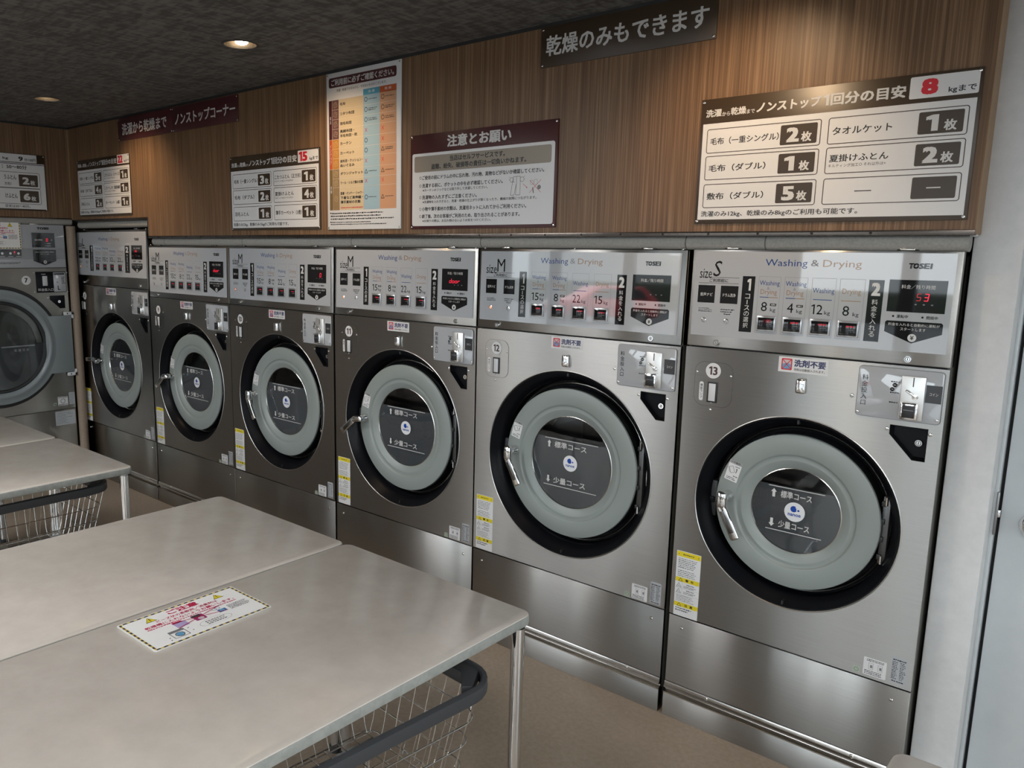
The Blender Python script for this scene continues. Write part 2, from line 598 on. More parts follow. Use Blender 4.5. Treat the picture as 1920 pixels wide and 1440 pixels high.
def speckle(name, c1, c2, scale, rough, bumpv=0.0, big=(0.85, 1.12), spec=0.4, bscale=1.2):
    m = mat(name, c1, rough, 0, spec)
    n, l, b = nodes(m); nt = m.node_tree
    nz = noise(nt, coords(nt, (1, 1, 1)), scale, 4, 0.65)
    r = ramp(nt, nz.outputs['Fac'], [(0.3, c1), (0.7, c2)])
    bg = noise(nt, coords(nt, (1, 1, 1)), bscale, 3, 0.55)
    r2 = ramp(nt, bg.outputs['Fac'], [(0.3, (big[0],) * 3), (0.7, (big[1],) * 3)])
    mx = n.new('ShaderNodeMix'); mx.data_type = 'RGBA'; mx.blend_type = 'MULTIPLY'; mx.inputs[0].default_value = 1.0
    l.new(r.outputs[0], mx.inputs[6]); l.new(r2.outputs[0], mx.inputs[7])
    l.new(mx.outputs[2], b.inputs['Base Color'])
    if bumpv:
        bp = bump(nt, nz.outputs['Fac'], bumpv, 0.002)
        l.new(bp.outputs[0], b.inputs['Normal'])
    return m
FLOORM = speckle('floor_vinyl', (0.315, 0.243, 0.178), (0.395, 0.308, 0.23), 60, 0.38, 0.05)
PLASTER = speckle('white_plaster', (0.54, 0.54, 0.54), (0.60, 0.60, 0.595), 30, 0.6, 0.25, (0.94, 1.04))
DOORP = speckle('white_door_paint', (0.50, 0.535, 0.55), (0.53, 0.56, 0.575), 25, 0.35, 0.02, (0.95, 1.03))
PADDING = speckle('grey_pipe_padding', (0.25, 0.243, 0.222), (0.33, 0.322, 0.30), 150, 0.75, 0.15, (0.95, 1.05))
PADDING_T = speckle('tan_pipe_padding', (0.25, 0.19, 0.14), (0.29, 0.225, 0.17), 90, 0.6, 0.1)
ALU = mat('window_aluminium', (0.16, 0.16, 0.165), 0.4, 0.8)
STRIP = mat('dark_metal_edge', (0.10, 0.085, 0.075), 0.22, 0.9)
DARKTRIM = mat('dark_ceiling_trim', (0.012, 0.012, 0.012), 0.6)
WALLG = mat('brown_wall_panel', (0.13, 0.115, 0.10), 0.6)
ASPH = speckle('asphalt', (0.105, 0.105, 0.108), (0.15, 0.15, 0.153), 4, 0.8)
LEAF = mat('hedge_green', (0.035, 0.05, 0.028), 0.8)
FACADE = mat('house_render', (0.45, 0.45, 0.44), 0.7)

# ------------------------------------------------------------------ room shell
b = MB(); b.box((ROOM_X0 - 0.9, WINDOW_Y - 0.1, -0.05), (ROOM_X1 + 0.1, 1.1, 0.0), FLOORM)
struct(b.build('floor'))
b = MB(); b.box((ROOM_X0 - 0.9, WINDOW_Y - 0.1, CEIL), (ROOM_X1 + 0.1, 1.1, CEIL + 0.05), CEILM)
CEILING = struct(b.build('ceiling'))
# wood-clad wall over the machines, stepped up over the tall machine in the corner
b = MB(); b.prism([(ROOM_X0, 1.767), (-4.567, 1.767), (-4.567, 1.657), (-0.411, 1.657), (-0.411, CEIL), (ROOM_X0, CEIL)], -0.02, 0.06, WOOD)
struct(b.build('wall_back'))
b = MB(); b.box((ROOM_X0 - 0.08, WINDOW_Y, 1.777), (ROOM_X0, -0.02, CEIL), WOOD)
b.box((ROOM_X0 - 0.08, WINDOW_Y, 0), (ROOM_X0, -1.05, 1.777), WALLG)
struct(b.build('wall_left'))
# unseen backs behind the machines, added to block light leaks
b = MB(); b.box((ROOM_X0 - 0.9, 1.0, 0), (ROOM_X1 + 0.1, 1.06, CEIL), WALLG)
b.box((ROOM_X0 - 0.9, -1.1, 0), (ROOM_X0 - 0.84, 1.0, CEIL), WALLG)
struct(b.build('light_block_behind_machines'))
b = MB()
a, c = FILL_WINDOW
b.box((ROOM_X1, WINDOW_Y, 0), (ROOM_X1 + 0.08, a, CEIL), PLASTER); b.box((ROOM_X1, c, 0), (ROOM_X1 + 0.08, 1.0, CEIL), PLASTER)
b.box((ROOM_X1, a, 0), (ROOM_X1 + 0.08, c, 0.1), PLASTER); b.box((ROOM_X1, a, 2.25), (ROOM_X1 + 0.08, c, CEIL), PLASTER)
struct(b.build('wall_right'))
b = MB()
for y in (a + .03, a + 1.3, a + 2.6, c - .03):
    b.box((ROOM_X1 + .01, y - .03, 0.1), (ROOM_X1 + .07, y + .03, 2.25), ALU)
for z in (0.1, 2.19):
    b.box((ROOM_X1 + .01, a, z), (ROOM_X1 + .07, c, z + .06), ALU)
w = struct(b.build('window_4'))  # frame of the added side window that fills the room with light
b = MB(); b.box((ROOM_X1 + .038, a + .02, 0.14), (ROOM_X1 + .044, c - .02, 2.21), PANE); b.build('window_pane', w)
# white wall end beside the last machine, and the wall with the door
b = MB()
b.box((-0.4245, 0.05, 0), (-0.316, 0.20, CEIL), PLASTER, 0.004)
struct(b.build('wall_pier'))
b = MB()
b.box((-0.316, 0.05, 2.02), (ROOM_X1, 0.20, CEIL), PLASTER)
b.box((0.62, 0.05, 0), (ROOM_X1, 0.20, 2.02), PLASTER)
struct(b.build('wall_door_side'))
b = MB()
b.box((-0.3165, 0.115, 0), (-0.3065, 0.19, 2.02), DOORP, 0.002)
b.box((-0.3065, 0.15, 0), (-0.296, 0.19, 2.02), GAP)
b.box((0.60, 0.115, 0), (0.62, 0.19, 2.02), DOORP, 0.002)
b.box((-0.3165, 0.115, 2.0), (0.62, 0.19, 2.02), DOORP, 0.002)
struct(b.build('trim_1'))
b = MB(); b.box((-0.2975, 0.128, 0.008), (0.596, 0.17, 1.995), DOORP, 0.002)
DOOR = struct(b.build('door_1'))
b = MB()
b.lathe([(0.0001, -0.05), (0.012, -0.05), (0.0155, -0.046), (0.0155, -0.012), (0.024, -0.010), (0.031, -0.006), (0.032, 0.0)], (-0.224, 0.128, 0.885), CHROME, 32)
b.box((-0.232, 0.077, 0.877), (-0.13, 0.090, 0.893), CHROME, 0.005)
b.build('door_handle', DOOR)
b = MB(); b.box((-0.3085, 0.11, 0.845), (-0.3025, 0.119, 0.965), mat('grey_hinge', (0.25, 0.25, 0.25), 0.35, 0.8), 0.001)
b.box((-0.304, 0.112, 0.895), (-0.297, 0.126, 0.915), CHROME, 0.001)
b.build('strike_plate', DOOR)

# front wall with the shop windows, behind the camera
b = MB()
xs = [ROOM_X0] + [v for w in WINDOWS for v in w] + [ROOM_X1]
for i in range(0, len(xs), 2):
    if xs[i + 1] - xs[i] > 0.01:
        b.box((xs[i], WINDOW_Y - 0.12, 0), (xs[i + 1], WINDOW_Y, CEIL), PLASTER)
for a, c in WINDOWS:
    b.box((a, WINDOW_Y - 0.12, 0), (c, WINDOW_Y, 0.1), PLASTER)
    b.box((a, WINDOW_Y - 0.12, 2.25), (c, WINDOW_Y, CEIL), PLASTER)
struct(b.build('wall_front'))
MULL = [[-4.86, -4.0], [-1.59, -1.0], [1.0, 1.75]]
for i, ((a, c), mm) in enumerate(zip(WINDOWS, MULL)):
    b = MB()
    b.box((a, WINDOW_Y - 0.09, 0.1), (a + 0.05, WINDOW_Y - 0.02, 2.25), ALU); b.box((c - 0.05, WINDOW_Y - 0.09, 0.1), (c, WINDOW_Y - 0.02, 2.25), ALU)
    b.box((a, WINDOW_Y - 0.09, 0.1), (c, WINDOW_Y - 0.02, 0.16), ALU); b.box((a, WINDOW_Y - 0.09, 2.19), (c, WINDOW_Y - 0.02, 2.25), ALU)
    for x in mm:
        b.box((x - 0.055, WINDOW_Y - 0.09, 0.1), (x + 0.055, WINDOW_Y - 0.02, 2.25), ALU)
    w = struct(b.build('window_%d' % (i + 1)))
    b = MB(); b.box((a + 0.02, WINDOW_Y - 0.056, 0.14), (c - 0.02, WINDOW_Y - 0.050, 2.21), PANE)
    b.build('window_pane', w)
# outdoors, as seen mirrored in the machine fronts
b = MB(); b.box((-70, -60, -0.2), (50, WINDOW_Y - 0.12, -0.12), ASPH)
struct(b.build('street'))
b = MB(); b.box((-70, -46, -0.12), (50, -44, 1.5), LEAF, 0.3)
struct(b.build('hedge'))
b = MB(); b.prism([(-38, -0.12), (-26, -0.12), (-26, 3.4), (-32, 5.4), (-38, 3.4)], -58, -50, FACADE)
struct(b.build('house_across_street'))

# a parked car out there, mirrored in the control panels
def parked_car(x, y):
    root = empty('car', (x, y, -.12), .62, 'red hatchback parked outside, seen only as a reflection in the machine fronts', 'car')
    CR = mat('red_car_paint', (.42, .012, .02), .25, 0, .6); GLS = mat('car_window', (.02, .025, .03), .08)
    side = [(-2.0, .30), (2.0, .30), (2.05, .62), (1.95, .86), (1.15, .95), (.45, 1.42), (-1.35, 1.46), (-1.85, 1.05), (-2.05, .85), (-2.05, .5)]
    b = MB(); b.prism(side, -.82, .82, CR, 'yz', .07); b.build('body', root)
    b = MB(); b.prism([(1.05, .98), (.46, 1.36), (.40, 1.33), (.98, .96)], -.70, .70, GLS, 'yz', .01); b.build('windscreen', root)
    b = MB(); b.prism([(-1.38, 1.40), (-1.80, 1.04), (-1.88, 1.07), (-1.44, 1.42)], -.70, .70, GLS, 'yz', .01); b.build('rear_window', root)
    for sx in (-1, 1):
        b = MB(); b.prism([(.80, .98), (.40, 1.34), (-1.20, 1.37), (-1.55, 1.0)], sx * .80, sx * .832, GLS, 'yz'); b.build('side_window', root)
        for yy in (-1.25, 1.3):
            b = MB(); b.tube([(sx * .66, yy, .31), (sx * .85, yy, .31)], .31, RUBBER, 28); b.tube([(sx * .84, yy, .31), (sx * .858, yy, .31)], .19, SCREW, 20); b.build('wheel', root)
        b = MB(); b.box((sx * .62 - .14, 1.93, .68), (sx * .62 + .14, 2.06, .80), WHITEG, .02); b.build('headlamp', root)
        b = MB(); b.box((sx * .66 - .10, -2.08, .72), (sx * .66 + .10, -1.96, .92), mat('tail_lamp', (.35, .01, .01), .2), .02); b.build('tail_lamp', root)
parked_car(-16.4, -25.0)

# trims: metal edge under the wood, round padding over the machines, dark line under the ceiling
b = MB()
b.box((-4.567, -0.0225, 1.643), (-0.411, 0.0, 1.657), STRIP, 0.001)
x = -4.45
while x < -0.5:
    b.lathe([(0.004, 0), (0.003, -0.002), (0.0001, -0.002)], (x, -0.0225, 1.650), GAP, 10); x += 0.152
b.box((ROOM_X0, -0.0225, 1.752), (-4.567, 0.0, 1.767), STRIP, 0.001)
b.box((-4.568, -0.0225, 1.643), (-4.561, 0.0, 1.767), STRIP, 0.001)
struct(b.build('trim_2'))
b = MB(); b.box((ROOM_X0, -1.05, 1.763), (ROOM_X0 + 0.0025, -0.02, 1.777), STRIP, 0.001)
struct(b.build('trim_3'))
b = MB(); b.tube([(-4.56, 0.020, 1.6245), (-0.425, 0.020, 1.6245)], 0.0235, PADDING, 20)
for x in (-4.42, -3.63, -2.78, -2.03, -1.19, -0.94):
    b.tube([(x, 0.020, 1.6245), (x + 0.004, 0.020, 1.6245)], 0.0238, BODY, 20)
struct(b.build('trim_4'))
b = MB(); b.tube([(ROOM_X0 + 0.03, 0.020, 1.734), (-4.575, 0.020, 1.734)], 0.024, PADDING, 20)
struct(b.build('trim_5'))
b = MB(); b.tube([(ROOM_X0 - 0.012, -1.05, 1.753), (ROOM_X0 - 0.012, -0.03, 1.753)], 0.022, PADDING, 20)
struct(b.build('trim_6'))
b = MB(); b.tube([(ROOM_X0 + 0.005, -0.042, 0.0), (ROOM_X0 + 0.005, -0.042, 1.725)], 0.030, PADDING_T, 24)
struct(b.build('trim_7'))
b = MB(); b.box((ROOM_X0, -0.024, CEIL - 0.012), (-0.411, -0.019, CEIL), DARKTRIM)
b.box((ROOM_X0, WINDOW_Y, CEIL - 0.012), (ROOM_X0 + 0.005, -0.02, CEIL), DARKTRIM)
struct(b.build('trim_8'))
b = MB(); b.box((-0.4112, -0.021, 1.645), (-0.4095, 0.05, CEIL), WOOD_EDGE)
b.box((ROOM_X0, -0.026, 1.767), (ROOM_X0 + 0.006, -0.0195, CEIL - 0.012), WOOD_EDGE)
struct(b.build('trim_9'))
b = MB(); b.box((-0.424, 0.02, 1.64), (-0.414, 0.045, 1.662), WHITE, 0.001)
struct(b.build('trim_10'))

# ------------------------------------------------------------------ washer-dryers
MODELS = {
 'S': dict(W=0.731, zt=1.603, zs=1.297, zl=0.374, cx=0.363, cz=0.812, R=0.3015, D=0.242, G=0.1325, dz=0.008, pr=(0.011, 1.334, 0.717, 1.597),
    size='S', su=(0.028, 0.067, 0.070, 0.093), ln=(0.026, 0.154), b1=0.026, b2=0.099, bw=0.055, t1=0.052, t2=0.124, bar1=(0.165, 0.203), bx=(0.214, 0.290, 0.367, 0.442), bxw=0.065,
    bar2=(0.516, 0.554), scr=(0.566, 0.703), wd=(0.229, 0.493), to=(0.607, 0.663), lk=(0.097, 0.631, 1.314), kg=('8', '4', '12', '8'), opt=(1, 1, 0, 0),
    bd=(0.095, 1.224), lmp=(0.080, 1.122, 0.113, 1.188), pl=(0.036, 1.110, 0.158, 1.250), sz=(0.293, 1.245, 0.433, 1.290), lt=(0.364, 1.208), co=(0.516, 1.146, 0.722, 1.286),
    tr=(0.607, 1.129), wn=(0.014, 0.376, 0.099, 0.608), gl=(0.083, 0.068, -0.072)),
 'M': dict(W=0.855, zt=1.600, zs=1.292, zl=0.378, cx=0.426, cz=0.811, R=0.354, D=0.283, G=0.175, dz=0.0, pr=(0.010, 1.326, 0.838, 1.590),
    size='M', su=(0.037, 0.088, 0.090, 0.127), ln=(0.037, 0.174), b1=0.038, b2=0.124, bw=0.052, t1=0.065, t2=0.150, bar1=(0.197, 0.230), bx=(0.251, 0.341, 0.430, 0.519), bxw=0.068,
    bar2=(0.609, 0.645), scr=(0.668, 0.806), wd=(0.290, 0.549), to=(0.710, 0.766), lk=(0.099, 0.748, 1.309), kg=('15', '8', '22', '15'), opt=(1, 1, 0, 0),
    bd=(0.099, 1.219), lmp=(0.084, 1.119, 0.116, 1.182), pl=(0.045, 1.105, 0.157, 1.250), sz=(0.352, 1.242, 0.485, 1.284), lt=(0.421, 1.201), co=(0.631, 1.140, 0.843, 1.281),
    tr=(0.722, 1.126), wn=(0.014, 0.382, 0.098, 0.609), gl=(0.116, 0.0815, -0.1015)),
 'L': dict(W=0.962, zt=1.697, zs=1.333, zl=0.378, cx=0.480, cz=0.814, R=0.354, D=0.283, G=0.175, dz=0.083, pr=(0.004, 1.401, 0.955, 1.685),
    size='L', su=(0.026, 0.085, 0.088, 0.117), ln=(0.026, 0.178), b1=0.028, b2=0.121, bw=0.055, t1=0.055, t2=0.150, bar1=(0.196, 0.245), bx=(0.268, 0.371, 0.470, 0.579), bxw=0.09,
    bar2=(0.683, 0.743), scr=(0.768, 0.904), wd=(0.323, 0.615), to=(0.807, 0.866), lk=(0.088, 0.865, 1.352), kg=('22', '15', '32', '22'), opt=(1, 1, 0, 0),
    bd=(0.088, 1.259), lmp=(0.062, 1.162, 0.102, 1.222), pl=(0.040, 1.15, 0.160, 1.295), sz=(0.404, 1.280, 0.541, 1.325), lt=(0.478, 1.206), co=(0.751, 1.175, 0.955, 1.315),
    tr=(0.842, 1.157), wn=(0.003, 0.382, 0.082, 0.609), gl=(0.116, 0.0815, -0.1015)),
}
_ME = {}
def part(key, name, fn, parent, loc=None, rot=None):
    """a part; machines of one model share the mesh"""
    if key in _ME:
        return link(name, _ME[key], parent, loc, rot)
    o = fn().build(name, parent, loc, rot)
    _ME[key] = o.data
    return o

def circle_pts(cx, cz, r, n=96):
    return [(cx + r * math.cos(2 * PI * i / n), cz + r * math.sin(2 * PI * i / n)) for i in range(n)]

def lock_mb(r=0.0095):
    b = MB()
    b.lathe([(r, 0), (r, -0.004), (r * 0.9, -0.0055), (r * 0.62, -0.0055)], (0, 0, 0), CHROME, 24)
    b.lathe([(r * 0.62, -0.0055), (r * 0.5, -0.004)], (0, 0, 0), GAP, 24)
    b.lathe([(r * 0.5, -0.004), (r * 0.5, -0.0055), (0.0001, -0.0055)], (0, 0, 0), SCREW, 24)
    b.box((-r * 0.09, -0.0062, -r * 0.32), (r * 0.09, -0.005, r * 0.32), GAP)
    return b

def warn_sheet(seed=3, w=0.085, h=0.230):
    s = Sheet(step=0.00025)
    s.rrect(0, 0, w, h, 0.002, WHITE, 1)
    s.rrect(0.001, h - 0.020, w - 0.001, h - 0.002, 0.002, YELLOW, 2)
    s.micro(w * .27, h - 0.0135, w * .72, h - 0.0085, 1, INKS, 3, seed, 0.9, 0)
    s.tri(w * .09, h - 0.011, 0.004, 0.004, INKS, 3); s.tri(w * .9, h - 0.011, 0.004, 0.004, INKS, 3)
    s.micro(0.007, h * 0.735, w - 0.009, h * 0.895, 6, INKS, 2, seed + 1, 0.42)
    s.micro(0.007, h * 0.605, w - 0.009, h * 0.715, 4, INKS, 2, seed + 2, 0.42)
    s.rect(0.001, h * 0.530, w - 0.001, h * 0.595, YELLOW, 2)
    s.tri(w * .22, h * .5625, 0.014, 0.0115, INKS, 3, 0.0014); s.text('警', w * .42, h * .545, w * .55, h * .583, INKS, 3, .03); s.text('告', w * .64, h * .545, w * .76, h * .583, INKS, 3, .03)
    s.line((0.001, h * .43), (w - .001, h * .43), .0004, GREYINK, 2); s.line((0.001, h * .34), (w - .001, h * .34), .0004, GREYINK, 2); s.line((w * .30, h * .34), (w * .30, h * .525), .0004, GREYINK, 2)
    for zz in (.475, .385):
        s.tri(w * .16, h * zz, 0.017, 0.0145, INKS, 2, 0.0011); s.micro(w * .12, h * zz - .004, w * .20, h * zz - .001, 1, INKS, 3, 4, .8, 0)
        s.micro(w * .48, h * zz + .003, w * .78, h * zz + .0075, 1, INKS, 2, seed + 7, .85, 0); s.micro(w * .36, h * zz - .008, w * .92, h * zz + .001, 2, INKS, 2, seed + 8, .5)
    s.micro(0.006, h * .225, w - .012, h * .33, 5, INKS, 2, seed + 9, .42)
    s.rect(0.001, h * .145, w - 0.001, h * .21, YELLOW, 2)
    s.tri(w * .22, h * .1775, 0.014, 0.0115, INKS, 3, 0.0014); s.text('注', w * .44, h * .16, w * .57, h * .198, INKS, 3, .03); s.text('意', w * .66, h * .16, w * .78, h * .198, INKS, 3, .03)
    s.micro(0.006, h * .07, w * .75, h * .135, 2, INKS, 2, seed + 11, .55)
    return s

def small_labels(m):
    W = m['W']
    s = Sheet(step=0.00025)
    u0 = W - 0.126
    s.rrect(u0, 0.385, u0 + 0.060, 0.439, 0.003, WHITE, 1)
    s.micro(u0 + .008, .428, u0 + .055, .436, 2, INKS, 2, 5, .7, .05)
    for q in (u0 + .014, u0 + .038):
        s.frame(q, .404, q + .012, .424, .001, .0008, GREYINK, 2); s.rect(q + .004, .409, q + .010, .418, SILVER_D, 2)
    s.micro(u0 + .004, .387, u0 + .055, .401, 3, INKS, 2, 6, .6, .15)
    u1 = W - 0.055
    s.rrect(u1, 0.388, u1 + 0.040, 0.467, 0.001, SILVER, 1)
    s.micro(u1 + .003, .455, u1 + .037, .460, 1, INKS, 2, 8, .9, 0)
    s.micro(u1 + .002, .398, u1 + .017, .453, 11, INKS, 2, 9, .55, .3)
    s.micro(u1 + .022, .398, u1 + .037, .453, 11, INKS, 2, 10, .55, .5)
    s.micro(u1 + .004, .390, u1 + .035, .396, 1, INKS, 2, 12, .7, 0)
    u2 = W - 0.153
    s.rrect(u2, 0.383, u2 + 0.0195, 0.402, 0.001, mat('pale_green_sticker', (0.36, 0.40, 0.32), .4), 1)
    s.ring(u2 + .0098, .3925, .0065, .0012, mat('green_ink', (0.05, 0.16, 0.12), .4), 2); s.vtext('ⅠⅠ', u2 + .0098, .397, .388, .004, mat('green_ink'), 3)
    return s

def course_print(m, k, u):
    dz = m['dz']; Z = lambda z: z + dz
    s = Sheet(o=(0, -0.0015, 0), step=0.00025)
    w = m['bxw']
    s.frame(u, Z(1.347), u + w, Z(1.516), 0.0005, 0.0007, GREYINK, 2)
    if k < 2:
        s.text('Washing', u + w * .05, Z(1.486), u + w * .95, Z(1.504), BLUE, 2, .008); s.text('&', u + w * .40, Z(1.477), u + w * .52, Z(1.486), GREYINK, 2)
        s.text('Drying', u + w * .12, Z(1.459), u + w * .86, Z(1.478), TAN, 2, .008)
        s.rect(u + w * .1, Z(1.4535), u + w * .5, Z(1.4555), BLUE, 2); s.rect(u + w * .5, Z(1.4535), u + w * .92, Z(1.4555), TAN, 2)
    elif k == 2:
        s.text('Washing', u + w * .05, Z(1.469), u + w * .95, Z(1.488), BLUE, 2, .008); s.rect(u + w * .1, Z(1.4535), u + w * .88, Z(1.4555), BLUE, 2)
    else:
        s.text('Drying', u + w * .12, Z(1.469), u + w * .86, Z(1.489), TAN, 2, .008); s.rect(u + w * .1, Z(1.4535), u + w * .88, Z(1.4555), TAN, 2)
    kg = m['kg'][k]
    x0, x1 = (u + w * .2, u + w * .47) if len(kg) == 1 else (u + w * .06, u + w * .54)
    s.text(kg, x0, Z(1.4125), x1, Z(1.4405), INK, 2)
    s.text('kg', u + w * .62, Z(1.4095), u + w * .86, Z(1.4235), INK, 2)
    if m['opt'][k]:
        s.rect(u + w * .6, Z(1.4295), u + w * .88, Z(1.4365), INK, 2); s.micro(u + w * .65, Z(1.4312), u + w * .84, Z(1.4350), 1, LETTER, 3, 31 + k, .9, 0)
    return s

def control_face(m):
    dz = m['dz']
    s = Sheet(o=(0, -0.0015, 0), step=0.00025)
    Z = lambda z: z + dz
    p = m['pr']
    s.rect(p[0], p[1], p[2], p[3], SILVER, 1)
    # size S / M / L
    a, b_, c, d = m['su']
    if m['size'] == 'S':
        s.text('size', a, Z(1.506) , b_, Z(1.535), INK, 2); s.text('S', c, Z(1.512), d, Z(1.560), INK, 2, 0, 0.12)
    else:
        s.text('size', a, Z(1.506), b_, Z(1.538), INK, 2); s.text(m['size'], c, Z(1.513), d, Z(1.561), INK, 2)
    l0, l1 = m['ln']
    s.rect(l0, Z(1.5085), l1, Z(1.5095), INK, 2); s.rect(l0, Z(1.4905), l1, Z(1.4915), INK, 2)
    s.text('ご利用前に', l0 + (l1 - l0) * .27, Z(1.494), l0 + (l1 - l0) * .74, Z(1.5055), INK, 2, .015)
    for u, t in ((m['b1'], '音声ナビ'), (m['b2'], 'ドラム洗浄')):
        s.rect(u, Z(1.4295), u + m['bw'], Z(1.484), INK, 2)
        s.text(t, u + m['bw'] * .14, Z(1.450), u + m['bw'] * .87, Z(1.461), LETTER, 3, .01)
    for k, u in enumerate((m['t1'], m['t2'])):
        s.micro(u - .021, Z(1.400), u + .024, Z(1.414), 3 if k == 0 else 2, INK, 2, 20 + k, .5)
    s.micro(m['t2'] - .010, Z(1.394), m['t2'] + .012, Z(1.399), 1, INK, 2, 25, .7, 0)
    # bars 1 and 2
    for (u0, u1), n, t in ((m['bar1'], '1', 'コースの選択'), (m['bar2'], '2', '料金を入れる')):
        s.rect(u0, Z(1.3465), u1, Z(1.5155), INK, 2)
        w = u1 - u0
        s.text(n, u0 + w * (.40 if n == '1' else .20), Z(1.472), u0 + w * (.70 if n == '1' else .80), Z(1.508), LETTER, 3, .045)
        s.vtext(t, (u0 + u1) / 2, Z(1.464), Z(1.358), w * .52, LETTER, 3)
    # title, maker
    a, c = m['wd']; w = c - a; z0 = Z(1.549)
    s.text('Washing', a, z0 - .0075, a + w * .455, z0 + .0185, BLUE, 2, .006); s.text('&', a + w * .49, z0, a + w * .575, z0 + .018, GREYINK, 2); s.text('Drying', a + w * .615, z0 - .0075, c, z0 + .0185, TAN, 2, .006)
    a, c = m['to']; w = c - a
    for q, ch in enumerate('TOSEI'):
        x = a + w * (0, .19, .44, .64, .90)[q]; x1 = x + w * (.22, .25, .20, .24, .09)[q]
        s.text(ch, x, Z(1.548), x1, Z(1.5625), INK, 2, .07, .08)
    # screen, running lamps, arrow-shaped notice
    a, c = m['scr']; w = c - a
    s.rect(a, Z(1.432), c, Z(1.518), INK, 2)
    s.text('料金／残り時間', a + w * .22, Z(1.4945), a + w * .80, Z(1.5055), LETTER, 3, .008)
    for q in (.48, .62, .76):
        s.rect(a + w * q, Z(1.452), a + w * (q + .035), Z(1.455), GREYINK, 3)
    for q, t in ((.13, '運転中'), (.64, '燃焼中')):
        s.disc(a + w * q, Z(1.420), .0028, INK, 2, 14); s.text(t, a + w * (q + .06), Z(1.4155), a + w * (q + .26), Z(1.4245), INK, 2, .01)
    s.poly([(a, Z(1.3775)), (a + w * .5, Z(1.3492)), (c, Z(1.3775)), (c, Z(1.4035)), (c - .004, Z(1.4075)), (a + .004, Z(1.4075)), (a, Z(1.4035))], INK, 2)
    s.text('料金を入れると自動的に運転が', a + w * .06, Z(1.3945), a + w * .95, Z(1.4025), LETTER, 3, .008); s.text('スタートします', a + w * .28, Z(1.3825), a + w * .72, Z(1.3905), LETTER, 3, .008)
    s.disc(a + w * .5, Z(1.364), .0105, LETTER, 3); s.text('¥', a + w * .5 - .0045, Z(1.358), a + w * .5 + .0045, Z(1.370), INK, 4, .02)
    return s

def coin_print(m):
    u0, z0, u1, z1 = m['co']
    s = Sheet(o=(0, -0.0048, 0), step=0.00025)
    k = (u1 - u0) / 0.206
    s.vtext('料金投入口', u0 + .017 * k, z1 - .022, z1 - .112, .016, INK, 1, .004)
    s.disc(u0 + .092, z1 - .045, .0058, INK, 1); s.disc(u0 + .0865, z1 - .057, .0053, INK, 1)
    s.text('500', u0 + .0885, z1 - .0468, u0 + .0955, z1 - .0432, LETTER, 2); s.text('100', u0 + .0835, z1 - .0585, u0 + .0895, z1 - .0552, LETTER, 2)
    for dz_ in (-.036, -.066, -.093):
        s.micro(u0 + .082, z1 + dz_ - .002, u0 + .098, z1 + dz_ + .002, 1, INK, 1, 40, .8, 0); s.poly([(u0 + .100, z1 + dz_ - .0018), (u0 + .104, z1 + dz_), (u0 + .100, z1 + dz_ + .0018)], INK, 1)
    s.rect(u0 + .167 * k, z1 - .084, u0 + .2045 * k, z1 - .036, mat('charcoal_print', (.03, .03, .032), .2), 1)
    s.text('コイン', u0 + .176 * k, z1 - .064, u0 + .196 * k, z1 - .056, LETTER, 2, .005)
    return s

def lever_handle(b, ang):
    pass

